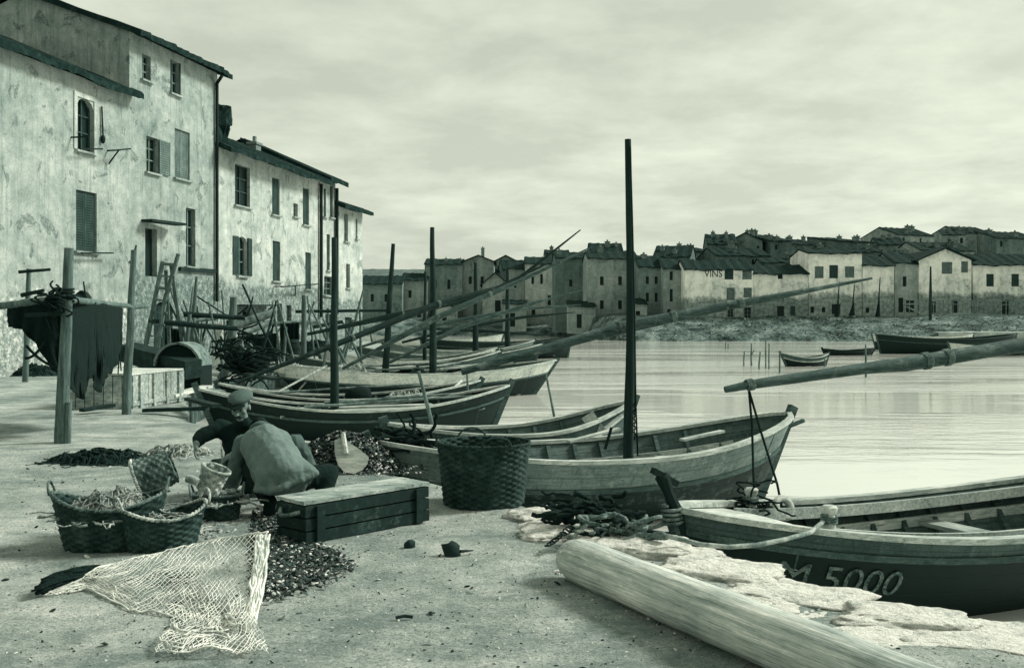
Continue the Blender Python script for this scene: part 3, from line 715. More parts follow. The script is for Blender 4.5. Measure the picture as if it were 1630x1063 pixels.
    shells('bank_rubble', 'rubble and drift strewn along the far bank', 'rubble', pts, lambda x, y: bank_z(x, y)-.04, .2, 78, ('fdark2', 'fmid', 'fpale'), (.5, .38, .12))
    # rising quarter behind the waterside
    rnd = random.Random(5)
    back = [('dark gabled house showing its roof over the wine shop, leftmost of that group', 1040, 1098, 405, 180, 'fdark2'),
            ('dark house with a stepped parapet above the left end of the wine shop', 1084, 1140, 396, 188, 'fdark'),
            ('tall dark house with a square turret chimney above the wine shop sign', 1126, 1172, 384, 196, 'fdark2'),
            ('dark house crowning the ridge above the wine shop, with two chimneys', 1160, 1212, 380, 203, 'fdark'),
            ('wide dark roof above the right end of the wine shop', 1140, 1232, 402, 178, 'fdark2'),
            ('dark house with a projecting cornice above the long white house', 1226, 1262, 379, 200, 'fdark2'),
            ('dark hipped house at the right of the cornice house on the ridge', 1256, 1304, 384, 205, 'fdark'),
            ('low dark roof directly above the long white house', 1212, 1290, 414, 172, 'fdark2'),
            ('small dark house in the dip of the skyline', 1296, 1350, 389, 208, 'fdark'),
            ('dark house with three chimneys over the taller white house', 1344, 1404, 380, 202, 'fdark2'),
            ('broad dark roof between the taller white house and the ridge', 1300, 1400, 397, 180, 'fdark2'),
            ('grey house with a lean chimney left of the tallest pale wall', 1398, 1440, 385, 204, 'fdark'),
            ('tall pale-walled house with a slanting roofline on the right skyline', 1430, 1502, 369, 208, 'fwall'),
            ('grey skyline house with a pot chimney above the front-gabled house', 1500, 1534, 370, 212, 'fmid'),
            ('skyline house with a cluster of chimney pots near the right edge', 1532, 1590, 366, 214, 'fmid'),
            ('low dark roof filling the gap above the grey rendered house', 1404, 1470, 404, 178, 'fdark'),
            ('grey house over the front-gabled white house, below the skyline', 1466, 1560, 394, 182, 'fwall'),
            ('skyline house at the far right, cut by the edge of the view', 1586, 1680, 374, 210, 'fdark'),
            ('dark house behind the bare mast, left of the stepped parapet house', 990, 1046, 416, 190, 'fdark2'),
            ('dark low house closing the view behind the pale patched house', 800, 890, 424, 236, 'fdark2'),
            ('dark low house behind the gabled chimney house', 690, 800, 428, 240, 'fdark2')]
    for i, (lab, x0, x1, yt, d, m) in enumerate(back):
        wins = []
        zb = interp([(0, 522), (990, 512), (1100, 500), (1680, 490)], x0)
        for q in range(max(1, int((x1-x0)/17))):
            xx = x0+8+q*17+rnd.uniform(-2, 2)
            if xx+5 < x1 and rnd.random() < .75: wins.append((xx, yt+9+rnd.uniform(0, 4), xx+4.2, yt+18+rnd.uniform(0, 3)))
        S = (x1-x0)/F*d
        ch = [(rnd.uniform(.1, .9)*S, rnd.uniform(1.5, 4.5), rnd.uniform(.6, 1.1), rnd.uniform(.5, 1.1)) for _ in range(rnd.choice((1, 2, 3, 4)))]
        far(N, lab, x0, x1, yt+5, zb, d, m, wins, rnd.uniform(.9, 2.4), rnd.uniform(6, 12), 'shed' if i % 4 == 1 else ('front' if i % 5 == 3 else 'gable'), chim=ch, seed=i*2.0, group='rooftops rising behind the far quay', yaw=rnd.uniform(-.4, .4), over=.25)
    # the things standing on the far bank
    def polemast(x, y0, y1, d, r, lab, group='bare masts on the far bank'):
        m = MB(); a, b = P(x, y1, d), P(x+.4, y0, d); m.tube([a-Vector((0, 0, .3)), a.lerp(b, .5), b], [r, r*.9, r*.5], 7)
        solo('mast_pole', m, 'mast', lab, 'pole', a, group)
    polemast(1481, 424, 506, 137.5, .22, 'tall dark pole before the front-gabled white house')
    m = MB()
    for x, y0, y1, w in ((1332, 460, 500, 9), (1356, 464, 498, 11), (1397, 452, 500, 9)):
        m = MB(); a = P(x, y1, 146); t = P(x+3, y0, 146); hw = w/2/F*146
        n = 9
        m.grid(lambda i, j: (lerp(a.x+hw*math.cos(2*PI*i/n)*(1+.2*nz(i, x)), t.x, (j/8)**.8), a.y+hw*.7*math.sin(2*PI*i/n)*(1-j/8), lerp(a.z-.4, t.z-1, j/8)), n, 9, closeu=True)
        q = solo('furled_sail', m, 'netk', {1332: 'dark furled sail bundle by the doorway of the taller white house', 1356: 'dark furled sail bundle at the corner of the taller white house', 1397: 'dark furled sail bundle before the low white house'}[x], 'sail', a, 'dark sails hung to dry on the far bank', smooth=True)
        m2 = MB(); m2.tube([a-Vector((0, 0, .4)), t+Vector((.1, 0, 1.0))], [.13, .07], 6)
        o = m2.build('pole', 'mast', None)
        for v in o.data.vertices: v.co -= a
        o.parent = q
    # railing and terrace of the right-hand house
    m = MB(); a, b = P(1440, 486, 144), P(1640, 488, 144)
    n = 26
    for i in range(n+1):
        p = a.lerp(b, i/n); m.box((p.x, p.y, p.z-.2), (.1, .1, 2.2 if i % 5 == 0 else 1.9))
    for dz in (.75, .25): m.bar(a+Vector((0, 0, dz)), b+Vector((0, 0, dz)), .08, .1)
    solo('terrace_fence', m, 'timberl', 'long pale railing before the houses at the right of the far quay', 'fence')
    m = MB()
    m.bar(P(1443, 488, 141), P(1480, 505, 139.5), .14, .18); m.bar(P(1438, 485, 141), P(1464, 483, 141), .12, .14)
    solo('leaning_beam', m, 'timberl', 'pale beam propped slantwise against the tall dark pole on the far bank', 'beam')
    m = MB()
    pts = [P(1490, 507, 140), P(1530, 499, 140.5), P(1600, 503, 141)]
    for p, q in zip(pts, pts[1:]): m.bar(p, q, .3, .25)
    solo('laid_spar', m, 'timberl', 'long pale spar lying across the far bank at the right', 'spar')
    # low stone embankment
    m = MB()
    m.grid(lambda i, j: (lerp(58, 130, i/80), (136.6, 136.7, 138.5)[j], (-1.2, .42+.12*nz(i*.9), .5+.1*nz(i*.7, 3))[j]), 81, 3)
    solo('embankment_wall', m, 'fwall', 'low rubble embankment along the far shore behind the dark moored boat', 'wall')
# ------------------------------------------------------------------ boats
class Hull:
    """Double-ended Mediterranean boat; local x from stern to bow, z=0 at the waterline."""
    def __init__(s, L, B, zm, zb, zs, keel=-.32, p=2.3, q=.72, rb=.22, rs=.15, flare=.5):
        s.L, s.B, s.zm, s.zb, s.zs, s.keel, s.p, s.q, s.rb, s.rs, s.fl = L, B, zm, zb, zs, keel, p, q, rb, rs, flare
    def zg(s, t): return s.zm+((s.zb if t > 0 else s.zs)-s.zm)*abs(t)**2.2
    def hb(s, t): return s.B/2*max(0.0, 1-abs(t)**s.p)**s.q
    def zk(s, t): return s.keel+(.2*abs(t)**6)
    def pt(s, t, v, side=1, off=0.0):
        zk, zg = s.zk(t), s.zg(t); e = lerp(s.fl, .95, abs(t)**2)
        y = s.hb(t)*v**e
        y = max(0.0, y+off*min(1, 3*(1-abs(t))))
        x = s.L/2*t+(s.rb if t > 0 else -s.rs)*(v-.5)*abs(t)**5*2
        return Vector((x, side*y, zk+(zg-zk)*v))
def band(H, v0, v1, off=0.0, nu=49, nv=9, t0=-1.0, t1=1.0):
    m = MB()
    def cl(t): return max(-1, min(1, t))
    for sd in (1, -1):
        m.grid(lambda i, j: H.pt(cl(lerp(t0, t1, i/(nu-1))), lerp(v0, v1, j/(nv-1)), sd, off), nu, nv,
               lambda i, j: (H.L*i/(nu-1)+(9 if sd < 0 else 0), j/(nv-1)))
    return m
def rail(H, v, w, h, off=0.0, dz=0.0, nu=49, t0=-1.0, t1=1.0, sides=(1, -1)):
    m = MB()
    for sd in sides:
        b = len(m.v)
        for i in range(nu):
            t = lerp(t0, t1, i/(nu-1)); p = H.pt(t, v, sd, off)
            k = sd
            for dy, dd in ((-w/2, -h/2), (w/2, -h/2), (w/2, h/2), (-w/2, h/2)):
                m.v.append(p+Vector((0, k*dy, dd+dz)))
        for i in range(nu-1):
            for k in range(4): m.face((b+i*4+k, b+i*4+(k+1) % 4, b+(i+1)*4+(k+1) % 4, b+(i+1)*4+k))
        m.face([b+k for k in range(4)]); m.face([b+(nu-1)*4+k for k in range(4)])
    return m
def make_boat(label, bow, stern, B, zm, zb, zs, hullm='hull', strakem='strake', innerm='inner', railm='rail', thwm='thwart', vs=.68, thw=(-.45, 0.0, .4), ribs=9, deck=None, stemh=.12, detail=2, floor=True, group=None, name='fishing_boat', fore=None, roll=0.0, cat='boat', H=None, **hk):
    bow, stern = Vector((*bow, ZW)), Vector((*stern, ZW)); d = bow-stern; L = d.length
    root = thing(name, label, cat, (bow+stern)/2, math.atan2(d.y, d.x), group)
    H = Hull(L, B, zm-ZW, zb-ZW, zs-ZW, **hk)
    nu = 49 if detail > 1 else 25
    band(H, 0, vs, 0, nu).build('hull', hullm, root, True)
    band(H, vs, 1, .006, nu, 4).build('strake', strakem, root, True)
    band(H, .22, 1, -.04, nu, 7).build('inner_planking', innerm, root, True)
    rail(H, vs, .05, .05, .012, nu=nu).build('rub_rail', railm if detail < 2 else 'raild', root)
    rail(H, 1, .11 if detail > 1 else .1, .045, -.02, .018, nu=nu).build('gunwale', railm, root)
    for sg in (1, -1):
        m = MB(); pts = [H.pt(sg, v, 1, 0) for v in (0, .2, .4, .6, .8, 1.0)]
        pts.append(pts[-1]+(pts[-1]-pts[-2]).normalized()*stemh)
        for a, b in zip(pts, pts[1:]): m.bar(a+Vector((sg*.02, 0, 0)), b+Vector((sg*.02, 0, 0)), .085, .12, up=(sg, 0, .2))
        m.build('stempost', 'raild' if railm != 'railk' else 'railk', root)
    if floor:
        m = MB(); vf = .3
        for k in range(-3, 4):
            pts = []
            for i in range(15):
                t = lerp(-.78, .78, i/14); w = H.pt(t, vf, 1, -.05).y; z = H.pt(t, vf).z
                yy = k*.13
                if abs(yy) < w: pts.append(Vector((H.L/2*t, yy, H.zk(0)+(H.zg(0)-H.zk(0))*vf+.12*abs(t)**2)))
            for a, b in zip(pts, pts[1:]): m.bar(a, b, .122, .025)
        m.build('floor_boards', 'floor', root)
    for t in thw:
        m = MB(); v = .74; z = H.pt(t, v).z; w = H.pt(t, v, 1, -.045).y
        m.box((H.L/2*t, 0, z), (.24, 2*w, .04)); m.build('thwart', thwm, root)
    if detail > 1:
        for i in range(ribs):
            t = lerp(-.8, .8, i/(ribs-1)); m = MB()
            for sd in (1, -1):
                pts = [H.pt(t, v, sd, -.06) for v in (.25, .4, .55, .7, .85, .97)]
                for a, b in zip(pts, pts[1:]): m.bar(a, b, .06, .05, up=(0, sd, 0))
            m.bar(H.pt(t, .25, 1, -.06), H.pt(t, .25, -1, -.06), .06, .05)
            m.build('rib', 'raild', root)
        for sd in (1, -1):
            rail(H, .76, .03, .1, -.06, 0, 31, -.85, .85, (sd,)).build('riser', railm, root)
    for sg in (() if fore is None else fore):
        # small decks in the ends
        m = MB(); n = 9; t0 = .64
        m.grid(lambda i, j: (lambda t: H.pt(t, .93, 1, -.05)*1.0 if False else Vector((H.pt(sg*t, .93).x, lerp(-1, 1, j/6)*H.pt(sg*t, .93, 1, -.045).y, H.pt(sg*t, .93).z+.03*(1-(2*j/6-1)**2))))(lerp(t0, .985, i/(n-1))), n, 7)
        x0 = H.pt(sg*t0, .93); y0 = H.pt(sg*t0, .93, 1, -.045).y
        m.bar((x0.x, -y0, x0.z-.03), (x0.x, y0, x0.z-.03), .05, .1)
        m.build('end_deck', deck or 'floor', root)
    return root, H
def mast_on(root, a, b, r0, r1, m='mast', n=12):
    mb = MB(); mb.pole(a, b, r0, r1, n, 14, .012, .07, a[0]); return mb.build('mast', m, root, 50, world=True)
def spar_on(root, pts, rs, m='spar', name='yard', lash=(), seed=0.0):
    """Lateen yard: two poles fished together; pts world."""
    mb = MB(); P0 = [Vector(p) for p in pts]; n = 24; out = []; rr = []
    L = [0.0]
    for a, b in zip(P0, P0[1:]): L.append(L[-1]+(b-a).length)
    for i in range(n+1):
        s = L[-1]*i/n
        for k in range(len(P0)-1):
            if s <= L[k+1]+1e-6:
                t = (s-L[k])/(L[k+1]-L[k]); out.append(P0[k].lerp(P0[k+1], t)); rr.append(lerp(rs[k], rs[k+1], t)*(1+.06*nz(i*.8, seed))); break
    mb.tube(out, rr, 10)
    o = mb.build(name, m, root, 50, world=root is not None)
    if lash:
        for f in lash:
            mb = MB(); i = int(f*n); c = out[i]; d = (out[min(i+1, n)]-out[max(i-1, 0)]).normalized(); e1 = d.orthogonal().normalized(); e2 = d.cross(e1)
            pts = [c+d*(.012*k/8-.035)+(e1*math.cos(k*PI/4)+e2*math.sin(k*PI/4))*(rr[i]+.007) for k in range(49)]
            mb.tube(pts, .0075, 5); mb.build('lashing', 'rope', o, True, world=True)
    return o
def rope_on(root, pts, r, m='roped', name='rope', n=5):
    mb = MB(); mb.tube(pts, r, n); return mb.build(name, m, root, True, world=True)

def curl(rr, c, step, n, rise=.5):
    """A slack curling strand that starts at c."""
    th, ph = rr.uniform(0, 2*PI), rr.gauss(0, .4); k = rr.choice((-1, 1))*rr.uniform(.2, .7); p = Vector(c); pts = [p.copy()]
    for i in range(n):
        th += k+rr.gauss(0, .25); ph = ph*.8+rr.gauss(0, .25)
        p = p+Vector((math.cos(th)*math.cos(ph), math.sin(th)*math.cos(ph)*.7, math.sin(ph)*.8))*step; pts.append(p.copy())
    return pts
def build_boats():
    # ---- main boat with the tall mast
    r, H = make_boat('open wooden fishing boat with the tallest bare mast and a long yard slung across it', (3.52, 13.65), (-1.42, 11.5), 2.15, .0, .36, .26,
                     'hullm', 'strake', 'inner', 'rail', vs=.7, thw=(-.62, -.12, .52), ribs=12, fore=(-1,), rb=.3, rs=.22, q=.62, p=2.5, deck='floor')
    r['label'] = 'grey open fishing boat with the tallest bare mast in the foreground harbour'
    mast_on(r, P(1000.5, 730, 12.75)-Vector((0, 0, .5)), P(999.5, 222, 12.75), .072, .04)
    m = MB(); m.grid(lambda i, j: H.pt(lerp(.45, .93, i/9), .68, lerp(-1, 1, j/6) and (1 if j > 3 else -1), -.05)*1 if False else Vector((H.L/2*lerp(.5, .9, i/9), lerp(-1, 1, j/6)*H.pt(lerp(.5, .9, i/9), .66, 1, -.05).y, H.pt(.5, .66).z+.14*i/9)), 10, 7)
    m.build('bow_floor', 'thwart', r)
    m = MB(); m.box((.55, .1, .52), (1.9, .34, .05)); m.box((.55, .1, .49), (1.9, .05, .06)); m.build('centre_plank', 'floor', r)
    spar_on(r, [P(735, 592, 12.3), P(1000, 518, 12.9), P(1205, 478, 13.3), P(1388, 443, 13.6)], [.042, .074, .05, .016], 'spar', lash=(.41, .5, .7), seed=2)
    spar_on(r, [P(905, 547, 12.75), P(1010, 522, 12.95), P(1215, 477, 13.35)], [.026, .045, .026], 'spar', name='spar', seed=6)
    rope_on(r, [P(1003, 232, 12.68), P(1006, 330, 12.6), P(1010, 500, 12.5), P(1012, 640, 12.45), P(1015, 725, 12.4)], .011)
    rope_on(r, [P(1004, 235, 12.66), P(1008, 420, 12.55), P(1011, 560, 12.5), P(1010, 700, 12.4)], .007)
    m = MB(); pts = [P(1010+3*math.cos(k*.8), 640+k*1.3, 12.42+.03*math.sin(k*.8)) for k in range(42)]; m.tube(pts, .009, 5); m.build('rope_coil', 'roped', r, True, world=True)
    m = MB(); m.bar(P(1236, 686, 13.5), P(1279, 669, 13.7), .05, .045); m.build('bumpkin', 'raild', r, world=True)
    m = MB(); a = P(963, 715, 12.3); m.tube([a, a+Vector((.08, 0, .27))], .02, 6); m.build('thole_pin', 'railk', r, world=True)
    for (x0, y0, x1, y1) in ((905, 703, 985, 682), (1085, 700, 1150, 686)):
        m = MB(); m.bar(P(x0, y0, 13.2), P(x1, y1, 13.6), .1, .03); m.build('loose_board', 'floor', r, world=True)
    # net tangle hanging over the stern
    m = MB(); rnd = random.Random(3)
    for k in range(46):
        c = P(648+rnd.gauss(0, 14), 705+rnd.gauss(0, 7), 11.55+rnd.uniform(-.2, .2)); pts = curl(rnd, c, .06, 10, .03)
        m.tube(pts, .012+.012*rnd.random(), 5)
    solo('net_tangle', m, 'netk', 'dark tangle of net and rope heaped over the stern of the tall-masted boat', 'net', smooth=True)
    # ---- small boat behind it
    r, H = make_boat('small grey rowing boat lying behind the tall-masted boat, its high bow beside the mast', (1.62, 15.35), (-1.6, 13.95), 1.35, .02, .4, .2, 'hull', 'straked', 'inner', 'rail', thw=(-.3, .1, .45), ribs=8, rb=.25, name='rowing_boat')
    m = MB(); m.bar(P(944, 694, 14.6), P(985, 660, 15.1), .22, .03); m.build('loose_board', 'floor', r, world=True)
    m = MB(); m.bar(P(935, 660, 14.7), P(955, 690, 14.7), .03, .2); m.build('rudder_board', 'floor', r, world=True)
    # ---- front boat M.5000
    bow, stern = Vector((1.4, 7.78)), Vector((7.1, 10.55))
    r, H = make_boat('black-hulled boat lettered M.5000 moored against the stones at lower right', bow, stern, 2.1, -.13, .16, .1,
                     'hullb', 'straked', 'inner', 'rail', vs=.86, thw=(-.55, -.1), ribs=13, fore=None, stemh=.0, rb=.16, rs=.12, q=.6, p=2.4, flare=.42)
    # foredeck with a coaming
    m = MB(); n = 12
    m.grid(lambda i, j: (lambda t: Vector((H.pt(t, .985).x, lerp(-1, 1, j/6)*H.pt(t, .985, 1, -.04).y, H.pt(t, .985).z+.02*(1-(2*j/6-1)**2))))(lerp(.74, .985, i/(n-1))), n, 7); m.build('foredeck', 'lid', r, True)
    for sd in (1, -1):
        m = MB(); m.grid(lambda i, j: H.pt(lerp(-.8, .75, i/40), .97, sd, -.05-.26*j/2)+Vector((0, 0, .01*j)), 41, 3); m.build('side_deck', 'raild', r, True)
        m = MB()
        for i in range(40):
            a, b = (H.pt(lerp(-.8, .75, (i+q)/40), .97, sd, -.31) for q in (0, 1)); m.bar(a, b, .035, .1)
        m.build('coaming', 'thwart', r)
    # tall carved stem head
    m = MB(); p0 = H.pt(1, .55); p1 = H.pt(1, 1.0); dirv = Vector((.28, 0, .96)).normalized()
    prof = [(-.35, .07), (0, .085), (.1, .065), (.17, .06), (.23, .075), (.285, .085), (.3, .06)]
    c = [(p1+dirv*s+Vector((.05*max(0, s)*3, 0, 0)), w) for s, w in prof]
    m.tube([q for q, w in c], [w*.72 for q, w in c], 8)
    m.bar(p1+dirv*.22+Vector((-.07, 0, 0)), p1+dirv*.29+Vector((.13, 0, .05)), .055, .045)
    m.build('stem_head', 'railk', r, 40)
    def bitts(x, y, d, name='bitt'):
        c = P(x, y, d); m = MB(); m.lathe([(0, -.1), (.05, -.1), (.05, .02), (.04, .04), (.06, .07), (.062, .1), (.045, .115), (0, .115)], 12, c); o = m.build(name, 'rail', r, 40, world=True)
        m = MB(); pts = [c+Vector((.058*math.cos(k*.7), .058*math.sin(k*.7), -.03+.0022*k)) for k in range(34)]; m.tube(pts, .01, 5); m.build('rope_turns', 'rope', o, True, world=True)
        return c
    b1 = bitts(1320, 828, 7.6); b2 = bitts(1196, 797, 8.75)
    m = MB()
    for k in range(26):
        rr = random.Random(k); c = b2+Vector((rr.gauss(0, .06), rr.gauss(0, .05), rr.gauss(-.02, .05))); m.tube(curl(rr, c, .035, 10, .02), .009, 5)
    m.build('rope_tangle', 'roped', r, True, world=True)
    m = MB(); c = P(1247, 808, 8.95)
    R = Matrix.Rotation(.5, 3, 'Z') @ Matrix.Rotation(1.15, 3, 'X')
    m.grid(lambda i, j: c+R @ Vector(((.085+.034*math.cos(j*PI/4))*math.cos(i*PI/10), (.085+.034*math.cos(j*PI/4))*math.sin(i*PI/10), .034*math.sin(j*PI/4))), 20, 9, closeu=True)
    m.build('fender_ring', 'lid', r, True, world=True)
    ex, ez = text_mesh('M.5000', 1.0)
    wtx = max(v.x for v in ex)
    # letters wrapped on the hull side that faces the quay
    sd = 1 if (rootmat(r) @ H.pt(0, .8, 1)).y < (rootmat(r) @ H.pt(0, .8, -1)).y else -1
    def hull_at(x, z):
        t = max(-1, min(1, x/(H.L/2)))
        v = (z-H.zk(t))/(H.zg(t)-H.zk(t)); return H.pt(t, max(0, min(1, v)), sd, .02)
    inv = rootmat(r).inverted()
    xa, xb = LETX
    m = MB(); subs = []
    for v in ex:
        x = lerp(xa, xb, v.x/wtx); zt = H.zg(x/(H.L/2)); zz = zt-.455+v.y*.3
        q = hull_at(x, zz); m.v.append(q)
    for f in ez: m.face(f)
    b = len(m.v); m.build('registration_number', 'letter', r)
    # mast (out of view) and the spar that reaches into the view
    mast_on(r, Vector((5.4, 9.73, ZW+.1)), Vector((5.4, 9.73, 5.2)), .085, .05)
    o = spar_on(r, [P(1154, 620, 9.3), P(1200, 611, 9.35), P(1400, 583, 9.8), P(1420, 583, 9.85), P(1640, 547, 10.3), P(1900, 500, 11.2)], [.03, .046, .058, .074, .074, .05], 'spar', lash=(.07, .38, .42), seed=9)
    a = P(1192, 621, 9.35)
    rope_on(r, [a, P(1197, 680, 9.3), P(1199, 750, 9.1), P(1201, 800, 8.9)], .012); rope_on(r, [a, P(1212, 690, 9.3), P(1237, 770, 9.1), P(1244, 805, 8.98)], .012)
    rope_on(r, [P(1196, 785, 8.8), P(1230, 797, 8.95), P(1247, 806, 8.95)], .01)
    # mooring rope from the bitt to the quay, and the bow line
    rp = [b1+Vector((-.05, -.03, 0)), P(1290, 847, 7.3), P(1250, 858, 7.05), P(1205, 867, 6.9), P(1160, 870, 6.84), P(1115, 866, 6.85), P(1060, 852, 6.9)]
    rope_on(r, [rp[int(k/4)].lerp(rp[int(k/4)+1], (k % 4)/4) for k in range(24)]+[rp[-1]], .017, 'ropel', 'mooring_rope', 7)
    p1 = rootmat(r) @ (H.pt(1, .95)+Vector((.05, 0, 0)))
    rope_on(r, catenary(p1, G(1000, 838, .05), .04, 14), .016, 'rope', 'bow_line', 7)
    m = MB(); pts = [p1+Vector((.075*math.cos(k*.75), .075*math.sin(k*.75), -.05+.004*k)) for k in range(40)]; m.tube(pts, .014, 5); m.build('rope_turns', 'rope', r, True, world=True)
    rope_on(r, [p1, p1+Vector((.1, .02, -.2)), p1+Vector((.16, .02, -.5))], .013, 'roped')
    # ---- middle group, against the shore
    r, H = make_boat('long dark fishing boat with pale rails lying nearest behind the two fishermen', (-.3, 21.85), (-6.0, 20.05), 1.9, -.17, .24, .28, 'hullb', 'hull', 'innerd', 'rail', vs=.8, thw=(-.5, -.05, .45), ribs=9, rb=.25, rs=.25, stemh=.16)
    m = MB()
    for k, (dy, w) in enumerate(((-.55, .3), (-.15, .28), (.3, .3))): m.bar((-1.7, dy, .56+.03*k), (1.6, dy+.05, .58+.03*k), w, .05)
    m.build('side_deck', 'rail', r)
    mast_on(r, Vector((P(533, 640, 21).x, 21.0, -.5)), P(532, 378, 21.0), .1, .055)
    r2, H2 = make_boat('dark fishing boat with a white curved stem, second behind the two fishermen', (-1.1, 24.1), (-6.4, 22.4), 1.8, -.12, .22, .25, 'hullb', 'hull', 'innerd', 'rail', vs=.85, thw=(-.4, .1), ribs=7, rb=.35, detail=2, stemh=.1)
    m = MB(); m.tube([P(430, 640, 22.3), P(520, 641, 22.4), P(620, 640, 22.9), P(690, 632, 23.4), P(722, 618, 23.8), P(735, 606, 24)], [.04, .04, .04, .04, .035, .03], 7); m.build('rubbing_strake', 'lid', r2, True, world=True)
    m = MB(); m.ell((.2, 0, .75), (.32, .26, .2), 12, 8, jit=.3); m.build('tarpaulin', 'netk', r2, True)
    spar_on(r2, [P(376, 609, 21.6), P(535, 548, 22.6), P(690, 486, 24), P(815, 452, 25), P(924, 366, 25.6)], [.035, .07, .08, .055, .015], 'spard', lash=(.3, .55), seed=3)
    spar_on(r, [P(545, 587, 22), P(690, 508, 22.6), P(815, 453, 23.2), P(942, 393, 23.6)], [.035, .075, .055, .015], 'spar', lash=(.38, .6), seed=5)
    rE, H = make_boat('largest moored boat with a broad white strake, two bare masts and a raked bow', (1.05, 34.2), (-6.95, 31.2), 2.7, .0, .34, .36, 'hullb', 'strakew', 'inner', 'rail', vs=.7, thw=(-.5, -.1, .3), ribs=9, rb=.5, rs=.7, stemh=.1, p=2.6, keel=-.4)
    mast_on(rE, P(689, 598, 32.2)-Vector((0, 0, .3)), P(688, 362, 32.2), .13, .07); mast_on(rE, P(612, 598, 31.9)-Vector((0, 0, .3)), P(626, 388, 31.9), .12, .06)
    spar_on(rE, [P(489, 532, 31), P(620, 504, 31.6), P(759, 474, 32.5), P(870, 420, 33)], [.05, .1, .08, .03], 'spard', lash=(.4,), seed=8)
    m = MB(); m.bar(P(470, 628, 31.0), P(502, 590, 31.0), .05, .05); m.tube([P(440, 625, 29), P(520, 582, 30.8)], .03, 6); m.build('stern_line', 'ropel', rE, world=True)
    for (x0, y0, x1, y1) in ((600, 588, 660, 583), (700, 588, 790, 577), (720, 595, 815, 575)):
        m = MB(); m.bar(P(x0, y0, 32), P(x1, y1, 32.6), .25, .06); m.build('loose_board', 'floor', rE, world=True)
    # gear lying in the boats
    for k, (rt, x, y, z, rx, ry, hh, mt, lab) in enumerate(((r, -.9, 0, .36, .6, .4, .3, 'netk', 'dark net heaped in the long pale-railed boat behind the fishermen'), (r2, 1.3, .05, .4, .7, .35, .35, 'netg', 'grey net heaped near the white curved stem'), (rE, 1.6, 0, .55, .9, .6, .45, 'netk', 'dark net heaped forward in the white-strake boat'), (rE, -2.4, .1, .55, .9, .6, .5, 'netg', 'grey net heaped aft in the white-strake boat'), (rE, -.3, .2, .6, .6, .5, .35, 'netk', 'dark gear between the two masts of the white-strake boat'))):
        net_heap(rootmat(rt) @ Vector((x, y, z)), rx, ry, hh, mt, lab, n=60, r=.014, seed=80+k)
    for rt, x, y, z, L, lab in ((r, .5, -.35, .72, 3.4, 'pale oar laid along the near rail of the long dark boat'), (r, .9, .4, .74, 3.2, 'pale oar laid along the far rail of the long dark boat'), (rE, .4, -.7, .95, 4.2, 'long oar laid along the near side of the white-strake boat'), (rE, -.8, .5, .98, 4.0, 'long oar laid along the far side of the white-strake boat'), (r2, -.5, .3, .8, 3.4, 'oar laid in the boat with the white curved stem')):
        m = MB(); a = rootmat(rt) @ Vector((x-L/2, y, z)); b = rootmat(rt) @ Vector((x+L/2, y+.25, z+.12)); m.pole(a, b, .03, .026, 8, 8, .004); m.bar(b, b+(b-a).normalized()*.6, .13, .025)
        solo('oar', m, 'timberl', lab, 'oar', None, 'oars lying in the moored boats')
    # boats further off
    grp = 'moored boats crowded along the row of houses'
    far = [('mid-grey boat with pale rails just beyond the white-strake boat', (-.8, 39.5), (-8.0, 37.4), 2.3, -.05, .5, 'hullb', 'straked'),
           ('pale-decked boat third beyond the white-strake boat', (-1.0, 45), (-8.0, 43), 2.3, -.02, .5, 'hull', 'strakew'),
           ('dark boat with a low mast beside the narrow house', (1.2, 51), (-7.3, 49), 2.5, .0, .55, 'hullb', 'straked'),
           ('grey boat with a slanting yard before the last house', (1.0, 59), (-7.0, 57), 2.6, .02, .6, 'hullb', 'strake')]
    rs = []
    for k, (lab, b, s, B, zm, zb, hm, sm) in enumerate(far):
        q, _ = make_boat(lab, b, s, B, zm, zb, zb-.05, hm, sm, 'inner', 'rail', vs=.74, thw=(-.5, 0, .45), detail=1, rb=.35, rs=.35, group=grp); rs.append(q)
    mast_on(rs[2], P(757, 575, 50.2), P(757, 418, 50.2), .17, .08); mast_on(rs[3], P(808, 565, 58.2), P(808, 430, 58.2), .18, .08)
    mast_on(rs[1], P(676, 580, 44), P(677, 432, 44), .1, .05)
    spar_on(rs[0], [P(573, 600, 38), P(731, 522, 39), P(846, 483, 39.5), P(926, 462, 40)], [.04, .1, .07, .02], 'spar', seed=12)
    spar_on(rs[1], [P(560, 556, 43), P(700, 515, 44), P(830, 492, 44.5), P(925, 485, 45)], [.05, .1, .07, .02], 'spar', seed=14)
    spar_on(rs[2], [P(640, 545, 49), P(740, 520, 50), P(830, 505, 51), P(915, 497, 51)], [.06, .11, .08, .02], 'spard', seed=16)
    spar_on(rs[3], [P(670, 522, 57), P(760, 526, 58), P(860, 533, 58.6)], [.08, .11, .04], 'spard', seed=18)
    q, _ = make_boat('dark boat whose blunt hull ends beneath the long yard in mid-harbour', (4.0, 70.5), (-6.0, 68), 3.0, .3, .6, .6, 'hullb', 'hull', 'innerd', 'raild', vs=.75, thw=(-.4, .2), detail=1, rb=.15, rs=.2, p=3.5, q=.6, group=grp)
    q, _ = make_boat('low boat with bright decks far off behind the middle masts', (-1, 92), (-12.5, 90), 3.0, .1, .6, .6, 'hull', 'strakew', 'inner', 'lid', vs=.6, thw=(-.4, .2), detail=1, group=grp)
    # right-hand side, out on the water
    make_boat('small rowing boat with a pale rail out on the water at right', (17.9, 57.2), (15.25, 56.4), 1.15, -.33, -.12, -.05, 'hullb', 'straked', 'innerd', 'rail', thw=(-.3, .3), detail=1, rb=.12, rs=.2, keel=-.2, name='rowing_boat')
